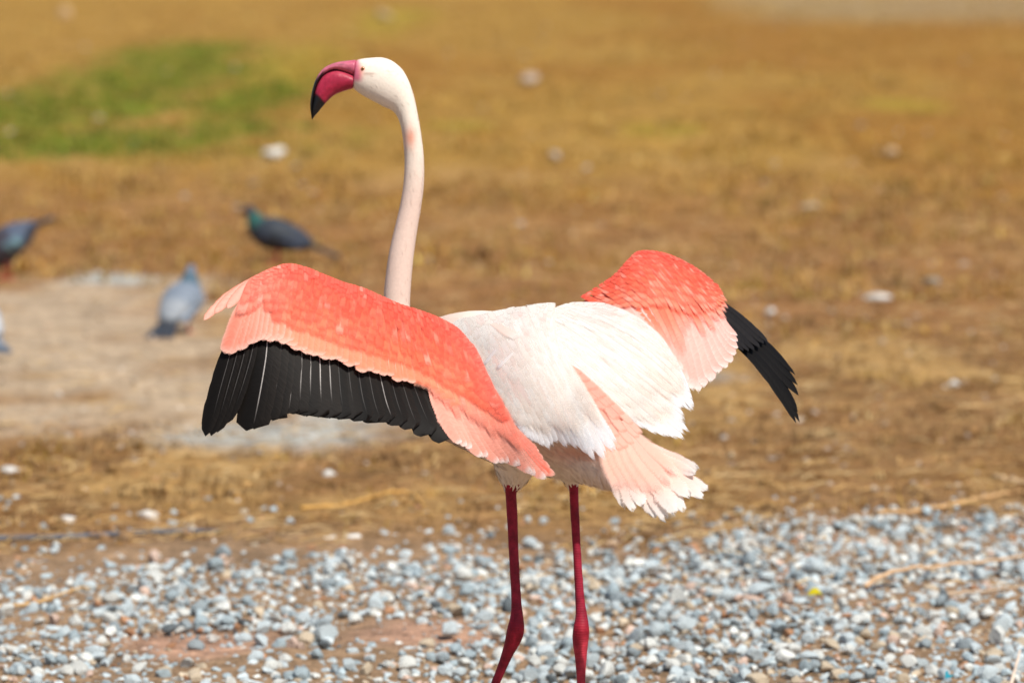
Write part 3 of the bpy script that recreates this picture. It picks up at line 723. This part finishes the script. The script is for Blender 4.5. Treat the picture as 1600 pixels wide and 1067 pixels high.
def covrow(patch, small, t_tip, ln, s0, s1, n, w, colf, lift, pal=.12, palc=PALE, roll=-.05, ds=0.):
    for s in np.linspace(s0, s1, n):
        s = s + rng.normal() * .05
        cc = jit(colf(s, t_tip), .05); e = None; r = rng.random(); z = rng.random()
        cc = cc + ((lin(238, 74, 60, .95) if z < .35 else lin(252, 140, 116, .97)) - cc) * rng.uniform(0, .42) * (z < .7)
        ww = w
        if r < pal: cc = cc + (palc - cc) * rng.uniform(.12, .42); ww = w * .8
        elif r < pal + (.65 if w > 14 else .4): e = cc + (palc - cc) * rng.uniform(.2, .6)
        tt = t_tip + rng.normal() * .02
        small.add(*feather(patch.F, on(patch, s, max(tt - ln, -.02), tt, ds), ww * rng.uniform(.9, 1.2), cc, (lift, lift + (.0027 if w > 14 else .0017)), roll * (1.5 if w > 14 else 1), .10, 1.8, .5, .6, edge=e,
                           tipc=(cc + (palc - cc) * .15, .7), rows=8, jag=.05))
for s in np.linspace(3.6, 16.8, 42):                       # median coverts
    c = lw_col(s, .72); c = jit(c + (lin(240, 74, 56, .95) - c) * rng.uniform(0, .5), .05)
    fobj('median_covert', lwing, M_FEATH, LWF, on(LW, s, .36, .78 + rng.normal() * .02), 23, c, (.0015, .0034), -.06, .10, 2.0, .55, .6,
         edge=c + (PALE - c) * rng.uniform(.15, .55), rows=10, jag=.04)
for k, (t, n, w) in enumerate([(.64, 40, 21), (.53, 44, 19), (.43, 48, 17), (.34, 52, 15), (.26, 56, 14), (.19, 60, 13), (.12, 64, 12), (.06, 66, 11)]):
    covrow(LW, small, t, .38 - .02 * k, 1.0 if k > 2 else 3.0, 17.0, n, w, lw_col, .0025 + .0003 * k, .09 if k < 4 else .05)
for k, (t, n, w) in enumerate([(.52, 9, 20), (.36, 10, 17), (.22, 10, 14)]):   # softer pink over the hand
    covrow(LW, small, t, .40, .2, 4.2, n, w, lw_col, .003 + .0004 * k, .3)
small.build('small_coverts', M_FEATH, lwing, stuff=True)

# ---- right wing
RWF = Field([(896, 474, .15), (950, 444, .19), (1004, 399, .235), (1055, 408, .26), (1088, 426, .265), (1137, 465, .26), (1150, 545, .15), (1090, 612, .07), (1031, 530, .08), (985, 490, .10),
             (1075, 500, .14), (1187, 530, .23), (1250, 650, .17), (1215, 560, .21)])
RW = Patch([((898, 474), (945, 486), (985, 505)), ((935, 452), (985, 490), (1030, 535)), ((962, 434), (1012, 492), (1052, 560)), ((982, 413), (1035, 495), (1072, 592)),
            ((996, 400), (1055, 500), (1087, 616)), ((1012, 398), (1078, 508), (1102, 604)), ((1030, 400), (1096, 508), (1124, 584)), ((1048, 405), (1110, 502), (1142, 567)),
            ((1068, 414), (1120, 495), (1151, 545)), ((1090, 427), (1126, 488), (1150, 525)), ((1115, 447), (1132, 478), (1145, 508))], RWF)
rwing = skin('wing', RW, .95, lin(251, 112, 86, .95), M_COVER, flamingo, .026, 0., 9.6)
rwing['label'] = 'wing raised to the right with drooping black tip'
for i, (a_, b_, c_, w_) in enumerate([((1146, 520), (1210, 566), (1250, 656), 24), ((1144, 512), (1216, 564), (1255, 655), 24), ((1142, 508), (1214, 560), (1252, 640), 28), ((1140, 498), (1210, 548), (1253, 614), 30),
                                     ((1136, 486), (1208, 538), (1251, 598), 26), ((1132, 476), (1200, 522), (1247, 582), 22)]):
    fobj('flight_feather', rwing, M_BLACK, RWF, bez(a_, b_, c_), w_, jit(BLK * .7, .12), (-.012 + .0006 * i, -.010 + .0006 * i), .02, .12, 1.5, .55, .75, shaft=BLK, rows=14)
for i, (a_, b_, c_, w_) in enumerate([((1110, 492), (1142, 512), (1164, 546), 26), ((1112, 486), (1148, 508), (1172, 547), 28), ((1114, 482), (1154, 506), (1180, 546), 28), ((1118, 476), (1160, 502), (1188, 542), 28),
                                     ((1122, 472), (1166, 500), (1194, 536), 24), ((1126, 468), (1170, 498), (1200, 534), 18)]):
    fobj('flight_feather', rwing, M_BLACK, RWF, bez(a_, b_, c_), w_, jit(lin(28, 25, 24), .12), (-.005 + .0005 * i, -.004 + .0007 * i), .05, .12, 2.0, .7, .75, shaft=BLK, rows=12)
for i, s in enumerate(np.linspace(9.1, .6, 17)):
    fobj('tertial_feather', rwing, M_VANE, RWF, on(RW, s, .5, 2.0 + rng.normal() * .02), 32, jit(lin(252, 186, 172, .95), .02), (-.004 + .0003 * i, -.002 + .0003 * i), .07, .08, 2.0, .74, .55,
         edge=PINKW, tipc=(WHT, .88), rows=13, ragged=.02)
for i, s in enumerate(np.linspace(9.9, 1.2, 18)):
    c = jit(rw_col(s, rng.uniform(.6, 1.0)), .04)
    fobj('greater_covert', rwing, M_FEATH, RWF, on(RW, s, .4, 1.15 + .6 * float(sstep(5.5, 2.5, s)) + rng.normal() * .10), 22, c, (.000, .002), .07, .10, 2.0, .6, .6,
         edge=c + (PALE - c) * rng.uniform(.2, .6), tipc=(lin(253, 184, 166), .45), rows=11)
small = MB()
for k, (t, n, w) in enumerate([(.92, 22, 20), (.76, 24, 19), (.62, 26, 18), (.49, 28, 17), (.38, 31, 15), (.28, 34, 14), (.19, 36, 13), (.11, 38, 12), (.05, 40, 11)]):
    covrow(RW, small, t, .44 - .025 * k, .3, 10.0, n, w, rw_col, .003 + .0004 * k, .30 if k < 5 else .10, roll=.05)
small.build('small_coverts', M_FEATH, rwing, stuff=True)

# ---- rump and tail
TLF = Field([(862, 560, -.07), (925, 640, -.165), (900, 640, -.165), (960, 632, -.135), (960, 695, -.2), (1010, 692, -.175), (985, 794, -.25), (1054, 802, -.275), (1103, 755, -.245), (1088, 724, -.205), (1000, 735, -.225), (895, 570, -.09)])
RP = Patch([((866, 566), (904, 654), (962, 720)), ((873, 564), (927, 649), (985, 720)), ((883, 567), (946, 641), (1000, 712)), ((892, 573), (958, 633), (1014, 694))], TLF)
drape(RP, .008); TLF0 = TLF; TLF = RP.F
skin('rump', RP, 1.9, lin(252, 190, 168, .93), M_DOWN, flamingo, .03, 0, 3, 14, 12, .004)
TLF = TLF0
for i, (a_, b_, c_, w_, l_) in enumerate([((1000, 680), (1034, 690), (1070, 724), 30, -.030), ((1004, 688), (1046, 698), (1092, 727), 30, -.026), ((1004, 690), (1050, 712), (1088, 738), 26, -.020),
        ((1004, 694), (1060, 730), (1106, 756), 32, -.014), ((1002, 694), (1054, 738), (1098, 770), 34, -.010), ((996, 694), (1046, 738), (1078, 778), 34, -.007),
        ((991, 692), (1036, 740), (1067, 796), 36, -.005), ((986, 690), (1024, 742), (1056, 808), 38, -.004), ((980, 690), (1012, 745), (1040, 811), 38, -.003), ((974, 690), (1002, 745), (1022, 806), 36, -.002),
        ((966, 690), (990, 742), (1004, 794), 34, -.001), ((960, 690), (978, 742), (989, 800), 32, .0), ((954, 690), (966, 740), (976, 792), 32, .001)]):
    fobj('tail_feather', flamingo, M_WVANE, TLF, bez(a_, b_, c_), w_, jit(lin(253, 218, 202, .95), .015), (l_ * .4 - .003, l_), .12 if i > 2 else -.35, .14, 1.4, .60, .5, edge=PINKW, tipc=(WHT, .55), rows=15, ragged=.07, jag=.06, curl=(.018 if i < 3 else .004 * rng.normal()))
for i, (a_, c_, w_) in enumerate([((985, 670), (1062, 745), 34), ((978, 672), (1050, 762), 38), ((970, 675), (1036, 775), 40), ((962, 676), (1018, 778), 40), ((954, 678), (1000, 772), 40), ((948, 682), (982, 766), 38), ((942, 690), (966, 770), 36)]):
    fobj('tail_covert', flamingo, M_WHITE, TLF, bez(a_, c_), w_, jit(lin(254, 206, 186, .95), .02), (.0005, .0012), .04, .06, 1.4, .40, .5, edge=PINKW, tipc=(PINKW, .7), rows=12, ragged=.05)
small = MB()
for k, t in enumerate((1.75, 1.5, 1.25, 1.0, .8, .6, .4, .2)):
    for s in np.linspace(0, 3, 7):
        small.add(*feather(RP.F, on(RP, s + rng.normal() * .1, max(t - .42, .04), t + .03), 22, jit(lin(252, 188, 168, .93) if k > 1 else lin(253, 200, 180, .93), .02), (.0005, .0014), .03, .08, 1.8, .5, .6, edge=lin(253, 196, 178, .93), rows=8))
small.build('rump_feathers', M_WHITE, flamingo, stuff=True)

# ---- white scapulars: two drooping fans over the back
LFF = Field([(702, 508, .15), (740, 500, .12), (782, 488, .085), (840, 478, .08), (900, 476, .12), (747, 560, -.03), (800, 560, -.08), (850, 550, -.085), (764, 604, -.085), (810, 620, -.13), (782, 650, -.13), (840, 690, -.18), (870, 690, -.205), (900, 620, -.165), (945, 700, -.235), (800, 520, -.02), (850, 515, -.02)])
LF = Patch([((712, 507), (766, 592), (806, 662)), ((718, 503), (780, 600), (824, 680)), ((728, 501), (790, 600), (843, 693)), ((745, 497), (806, 598), (866, 699)), ((762, 492), (820, 592), (890, 697)),
            ((780, 488), (834, 584), (912, 705)), ((798, 484), (846, 574), (930, 711)), ((816, 481), (856, 565), (946, 712)), ((838, 477), (866, 556), (957, 700)), ((862, 475), (874, 552), (954, 678))], LFF)
RFF = Field([(860, 478, .10), (900, 475, .13), (935, 475, .125), (965, 485, .095), (870, 510, .0), (858, 540, -.055), (1030, 530, .045), (1083, 630, .0), (1060, 682, -.045), (1012, 672, -.06), (960, 630, -.09), (890, 566, -.078), (1000, 560, -.015), (930, 530, .0)])
RF = Patch([((856, 535), (922, 592), (1010, 671)), ((858, 520), (936, 590), (1034, 680)), ((858, 505), (952, 584), (1058, 684)), ((862, 494), (968, 574), (1071, 668)), ((870, 485), (982, 560), (1069, 640)),
            ((880, 479), (994, 545), (1083, 638)), ((895, 475), (1004, 528), (1082, 618)), ((912, 474), (1006, 514), (1068, 592)), ((935, 475), (1004, 506), (1052, 560))], RFF)
drape(LF, .009, .07); LFF = LF.F; drape(RF, .007); RFF = RF.F
for nm, pt, roll, n in (('mantle', LF, -.045, 0), ('mantle', RF, .045, 0)):
    sk = skin(nm, pt, 1.55, lin(251, 243, 236, .92), M_DOWN, flamingo, .012, 0, None, 24, 14, .007, .06)
    small = MB()
    N_ = pt.n - 1
    order = np.linspace(0, N_, 25) if roll < 0 else np.linspace(N_, 0, 25)
    for i, s in enumerate(order):
        c = jit([WHT, CREAM][int(rng.integers(2))], .01)
        fobj('scapular_feather', sk, M_WVANE, pt.F, on(pt, s, .7, 2.01 + rng.normal() * .04), 29 + 4 * rng.normal(), c, (-.002, -.001), roll * 1.6, .10, 1.35, .50, .5, tipc=(lin(250, 250, 252, .9), .7), rows=15, ragged=.05, jag=.06)
    for k, t in enumerate((1.82, 1.6)):
        for s in np.linspace(0.1, N_ - .1, 18):
            c = jit(WHT + (CREAM - WHT) * rng.random(), .012)
            fobj('scapular_feather', sk, M_WHITE, pt.F, on(pt, s + rng.normal() * .1, t - .9, t + rng.normal() * .05), 30, c, (-.0005, .0010), roll, .08, 1.35, .4, .5, edge=(PINKW if rng.random() < .3 else None), rows=12, ragged=.05, jag=.05)
    for k, t in enumerate((1.40, 1.15, .92, .70, .50, .33, .18, .07)):
        for s in np.linspace(0., N_, 20):
            c = jit(WHT + ((CREAM if rng.random() < .75 else PINKW) - WHT) * rng.random() * .6, .006)
            small.add(*feather(pt.F, on(pt, s + rng.normal() * .12, max(t - .95, -.03), t + rng.normal() * .06), 25 - k * .8, c, (.0001 + .0001 * k, .0007 + .0001 * k), roll * .5, .04, 1.2, .30, .6, rows=9, ragged=.03, jag=.03))
    small.build('mantle_feathers', M_WHITE, sk, stuff=True)
# loose tufts with orange bases in the middle of the back
for a_, c_, w_, col, tc_ in [((770, 506), (812, 532), 22, lin(253, 232, 220, .93), WHT),
                       ((776, 546), (756, 573), 12, lin(236, 230, 228), lin(214, 210, 212)), ((802, 552), (776, 579), 13, lin(244, 240, 236), lin(216, 212, 214))]:
    F_ = LFF if a_[0] < 830 else RFF
    fobj('loose_feather', flamingo, M_WHITE, F_, bez(a_, c_), w_, col, (.0012, .0022), .03, .05, 2.2, .6, .6, tipc=(tc_, .5), rows=9)

# ------------------------------------------------------------------ pigeons
def pigeon(label, px, py, heading, pitch, pal, size=1.08, tail_len=.135):
    """heading: direction the bird faces, radians counter-clockwise from +X; pitch: extra bow of the body, radians"""
    root = empty('pigeon', G(px, py), heading)
    root.scale = (size, size, size)
    tag(root, label, 'pigeon', 'pigeons feeding on the bare ground')
    hip = np.array([0, 0, .085]); c, s = math.cos(pitch), math.sin(pitch)
    R = np.array([[c, 0, s], [0, 1, 0], [-s, 0, c]])
    X = lambda p: (np.atleast_2d(p) - hip) @ R.T + hip
    b = [(-.125, .072, .012, .02), (-.10, .078, .026, .034), (-.06, .090, .040, .050), (-.015, .102, .050, .060), (.025, .112, .051, .060), (.054, .128, .043, .048), (.070, .147, .031, .034),
         (.079, .165, .0225, .024), (.086, .179, .019, .0195), (.094, .188, .0175, .017), (.104, .190, .0135, .013), (.112, .189, .007, .007)]
    b = np.array(b); b[:8, 2:] *= 1.12; x = np.linspace(0, len(b) - 1, 40); q = crom(b, x)
    v, f = path_loft(np.stack([q[:, 0], 0 * x, q[:, 1]], 1), q[:, 2], q[:, 3], 20)
    m = MB(); cc = []
    for fa in f:
        for i in fa:
            t = (i // 20) / 39.; col = pal['body'] + (pal['neck'] - pal['body']) * float(sstep(.45, .58, t)); col = col + (pal['head'] - col) * float(sstep(.66, .74, t))
            if t < .2: col = col + (pal['rump'] - col) * .7
            cc.append(col)
    m.add(X(v), f, cc); m.build('body', M_PIGEON, root)
    m = MB(); v, f = path_loft([(.108, 0, .189), (.122, 0, .185), (.132, 0, .180)], [.0045, .0035, .001], [.004, .003, .001], 8); m.add(X(v), f, np.tile(lin(50, 46, 46), (sum(map(len, f)), 1))); m.build('beak', M_PIGEON, root)
    m = MB(); m.add(X(ICO1 * .005 + np.array([.108, 0, .193])), ICOF1, np.tile(lin(220, 216, 210), (len(ICOF1) * 3, 1))); m.build('cere', M_PIGEON, root)
    for sd in (-1, 1):
        m = MB(); m.add(X(ICO1 * .0038 + np.array([.099, sd * .0145, .192])), ICOF1, np.tile(lin(200, 90, 30), (len(ICOF1) * 3, 1))); m.build('eye', M_EYE, root)
        # folded wing: a curved shield along the flank, ending in crossed tips
        ns, nt = 16, 9; vv = []; cc = []; ff = []
        for lay in (0, 1):
            for i in range(ns):
                t = i / (ns - 1)
                for j in range(nt):
                    w = j / (nt - 1)
                    cx = .052 - .215 * t; top = .142 - .082 * t - .02 * (1 - t) ** 4; bot = .088 - .018 * t - .03 * math.sin(math.pi * min(t * 1.25, 1)) + .01 * (1 - t) ** 3
                    if t > .62: bot = bot + (top - .012 - bot) * ((t - .62) / .38) ** 1.2
                    z = bot + (top - bot) * w
                    bw_ = .060 * math.sqrt(max(.02, 1 - ((z - (.112 - .13 * max(t - .3, 0))) / .058) ** 2)) * (1 - .72 * float(sstep(.35, 1, t))) + .007
                    if w > .8: bw_ *= 1 - .35 * (w - .8) / .2
                    if i == 0: bw_ -= .01
                    vv.append((cx, sd * (bw_ - lay * .005), z))
                    bar = (abs(t - .52 - .05 * w) < .035 or abs(t - .36 - .05 * w) < .03) and w < .75
                    cc.append(pal['bar'] if bar else (pal['tip'] if t > .72 else pal['wing']))
        o = ns * nt
        for i in range(ns - 1):
            for j in range(nt - 1):
                a_, b_, c_, d_ = i * nt + j, i * nt + j + 1, (i + 1) * nt + j + 1, (i + 1) * nt + j
                ff.append((a_, b_, c_, d_)); ff.append((o + d_, o + c_, o + b_, o + a_))
        for i in range(ns - 1):
            for j in (0, nt - 1): ff.append((i * nt + j, (i + 1) * nt + j, o + (i + 1) * nt + j, o + i * nt + j))
        for j in range(nt - 1):
            for i in (0, ns - 1): ff.append((i * nt + j, o + i * nt + j, o + i * nt + j + 1, i * nt + j + 1))
        m = MB(); m.add(X(np.array(vv)), ff, [cc[i] for q_ in ff for i in q_]); m.build('wing', M_PIGEON, root)
        # leg and toes
        m = MB(); y = sd * .022
        h = X([(.0, y, .07)])[0]
        v, f = path_loft([h, (-.006, y, .04), (.0, y, .006)], [.010, .005, .0035], n=8, upv=(0, 1, 0)); m.add(v, f, np.tile(lin(206, 92, 86), (sum(map(len, f)), 1)))
        for an in (-.5, 0, .5, math.pi):
            v, f = path_loft([(0, y, .005), (.022 * math.cos(an), y + .022 * math.sin(an), .004), (.034 * math.cos(an), y + .034 * math.sin(an), .002)], [.0032, .0026, .001], n=6); m.add(v, f, np.tile(lin(206, 92, 86), (sum(map(len, f)), 1)))
        m.build('leg', M_SKIN, root)
    for k in range(-3, 4):                      # tail feathers
        m = MB(); an = k * .055; d = np.array([-math.cos(an), math.sin(an), -.36]); sd_ = np.array([math.sin(an), math.cos(an), 0]); vv = []
        base = np.array([-.085, k * .004, .083 - abs(k) * .0015])
        for lay in (0, 1):
            for t in (0, .4, .8, .96, 1.0):
                w = .014 + .007 * t if t < .97 else .013
                for sgn in (-1, 1): vv.append(base + d * tail_len * t + sd_ * w * sgn - np.array([0, 0, lay * .003]))
        ff = [(2 * i, 2 * i + 1, 2 * i + 3, 2 * i + 2) for i in range(4)] + [(10 + 2 * i + 2, 10 + 2 * i + 3, 10 + 2 * i + 1, 10 + 2 * i) for i in range(4)]
        ff += [(2 * i + s_, 2 * i + 2 + s_, 12 + 2 * i + s_, 10 + 2 * i + s_) for i in range(4) for s_ in (0, 1)] + [(8, 9, 19, 18)]
        m.add(X(np.array(vv)), ff, [pal['tail'] if i % 10 < 4 else pal['tip'] for q_ in ff for i in q_]); m.build('tail_feather', M_PIGEON, root, smooth=False)
    return root
DARK = dict(body=lin(46, 52, 60), neck=lin(30, 84, 76), head=lin(40, 52, 64), rump=lin(52, 58, 70), wing=lin(56, 66, 84), bar=lin(28, 30, 34), tip=lin(38, 36, 40), tail=lin(50, 50, 58))
GREY = dict(body=lin(118, 128, 140), neck=lin(66, 92, 106), head=lin(100, 112, 126), rump=lin(150, 154, 158), wing=lin(144, 158, 176), bar=lin(52, 58, 70), tip=lin(50, 54, 62), tail=lin(56, 62, 72))
SLATE = dict(body=lin(62, 58, 66), neck=lin(70, 70, 84), head=lin(52, 58, 70), rump=lin(84, 96, 116), wing=lin(78, 96, 116), bar=lin(120, 156, 160), tip=lin(62, 68, 84), tail=lin(88, 96, 116))
LIGHT = dict(body=lin(160, 168, 178), neck=lin(110, 120, 128), head=lin(96, 108, 122), rump=lin(210, 214, 218), wing=lin(160, 172, 188), bar=lin(50, 56, 64), tip=lin(80, 88, 98), tail=lin(140, 148, 160))
pigeon('black pigeon with green neck standing in profile behind the spread wing', 432, 414, math.radians(176), .0, DARK, 1.17)
pigeon('pale blue grey pigeon seen from behind on the sandy patch', 285, 521, math.radians(70), -.18, GREY, 1.03)
pigeon('slate pigeon bowed forward with raised tail at the left edge', 10, 436, math.radians(168), .85, SLATE, 1.25, .095)
pigeon('light grey pigeon cut by the left edge of the picture', -33, 556, math.radians(110), .0, LIGHT)

# ------------------------------------------------------------------ loose things on the ground
def twig(name, label, cat, pts, r, col, lift=.012, group=None):
    q = np.array([np.array(G(p[0], p[1], p[2] if len(p) > 2 else lift)) for p in pts]); x = np.linspace(0, len(q) - 1, 28); c = crom(q, x)
    c[:, 2] += rng.normal(size=28) * r * (.3 if name != 'pipe' else .02)
    rr = r * (1 - .45 * np.linspace(0, 1, 28)) * (1 + .08 * rng.normal(size=28))
    v, f = path_loft(c, rr, n=8); m = MB(); m.add(v, f, np.tile(col, (sum(map(len, f)), 1)))
    o = m.build(name, M_STRAW); return tag(o, label, cat, group)
tw = 'dry stems lying on the ground'
twig('dry_stem', 'long curved pale stem lying on the gravel at right', 'stem', [(1352, 915, .02), (1385, 897, .03), (1440, 886, .035), (1520, 878, .03), (1630, 865, .02)], .0055, lin(206, 170, 132), group=tw)
twig('dry_stem', 'thin stem on the gravel just below the long curved one', 'stem', [(1470, 928), (1540, 922), (1630, 912)], .003, lin(200, 176, 150), group=tw)
twig('dry_stem', 'thick tan stem at the right edge above the gravel', 'stem', [(1370, 800), (1440, 797), (1500, 785), (1560, 772), (1640, 762)], .006, lin(200, 160, 112), group=tw)
twig('dry_stem', 'short pale stalk at the right edge above the tan stem', 'stem', [(1555, 745), (1590, 752), (1640, 756)], .006, lin(214, 184, 144), group=tw)
twig('dry_stem', 'arched golden stalk on the soil left of the red legs', 'stem', [(470, 794), (540, 788), (580, 776), (620, 768), (645, 772), (662, 790)], .0055, lin(204, 158, 88), group=tw)
twig('dry_stem', 'thin straw stalk at the far left of the gravel', 'stem', [(-10, 950), (60, 940), (105, 924), (135, 916)], .004, lin(204, 164, 110), group=tw)
twig('dry_stem', 'dark twig at the gravel edge left of centre', 'stem', [(385, 848), (430, 840), (480, 826)], .004, lin(120, 98, 76), group=tw)
twig('dry_stem', 'upright pale stalk at the lower right corner', 'stem', [(1578, 1075, .0), (1586, 1045, .03), (1594, 1015, .06)], .0035, lin(222, 200, 180), group=tw)
twig('pipe', 'dark grey pipe half buried in the soil at left', 'pipe', [(-40, 842), (60, 840), (120, 838), (200, 833), (300, 829), (345, 830)], .008, lin(92, 96, 104), .012)
def rock(label, px, py, wpx, col, flat=.5, sq=1.0):
    c = G(px, py + wpx * .2); s = FPX / c.y; r = wpx / s / 2
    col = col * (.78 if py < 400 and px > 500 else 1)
    v = stone_shape(True, flat) * np.array([r, r * .8, r * sq]); m = MB(); m.add(v, ICOF2, np.tile(col, (len(ICOF2) * 3, 1)))
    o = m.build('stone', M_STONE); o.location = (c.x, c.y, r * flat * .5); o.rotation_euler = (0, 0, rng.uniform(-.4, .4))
    return tag(o, label, 'stone', 'pale stones scattered on the soil')
wst = lin(232, 228, 220, .85)
rock('large white stone below the green grass patch', 428, 240, 42, wst * 1.0, .75)
rock('flat white stone on the brown soil right of the drooping wing tip', 1370, 462, 44, wst * .85, .45)
rock('dark grey stone on the soil at the far right', 1458, 438, 40, lin(130, 128, 124), .45)
rock('round white stone above the black wing tip', 1203, 488, 22, wst * .8, .8)
rock('small white stone at the right edge of the brown soil', 1488, 602, 22, wst * .85, .8)
rock('lone white stone below the pale slab left of centre', 513, 741, 26, wst * .85, .7)
rock('pale stone at the left edge above the dark pipe', 14, 734, 40, wst * .8, .5)
rock('grey stone on the golden grass right of the neck', 830, 127, 34, lin(190, 170, 150), .8)
rock('small grey stone on the grass above the right wing', 868, 246, 24, lin(186, 172, 156), .9)
rock('grey stone near the top left corner', 100, 24, 28, lin(190, 160, 120), 1.0)
rock('grey stone at the top edge above the head', 598, 26, 28, lin(190, 166, 130), 1.0)
rock('pale stone on the soil in the upper right', 1268, 320, 34, lin(206, 182, 150), .6)
rock('pale round stone in the grass at the upper right', 1395, 240, 30, lin(206, 176, 136), .8)
rock('bright white stone at the gravel edge right of the golden stalk', 553, 839, 30, wst, .7)
rock('bright white stone at the gravel edge left of its white twin', 515, 842, 28, wst, .75)
rock('white stone in the thin gravel above the pipe end', 232, 803, 30, wst * .95, .8)
rock('white stone lying just above the dark pipe', 107, 811, 24, wst * .9, .85)
# leaf and scrap
def leaflet(name, label, cat, px, py, L, w, col, ang):
    c = G(px, py, .03); t = np.linspace(0, 1, 9); wd = np.sin(np.pi * t ** .8) * w / 2; v = []
    for i in range(9):
        for k in (-1, 0, 1): v.append(((t[i] - .5) * L, k * wd[i], .012 * math.sin(3 * t[i]) + .004 * abs(k)))
    f = [(i * 3 + k, i * 3 + k + 1, i * 3 + k + 4, i * 3 + k + 3) for i in range(8) for k in (0, 1)]
    m = MB(); m.add(v, f, np.tile(col, (64, 1))); o = m.build(name, M_GRASS); o.location = c; o.rotation_euler = (.5, .1, ang); return tag(o, label, cat)
leaflet('leaf', 'small yellow leaf lying on the gravel', 'leaf', 1273, 932, .032, .022, lin(206, 190, 30), .3)
leaflet('plastic_scrap', 'tiny turquoise scrap in the gravel at the bottom right', 'scrap', 1478, 1062, .02, .016, lin(40, 150, 170), 1.2)
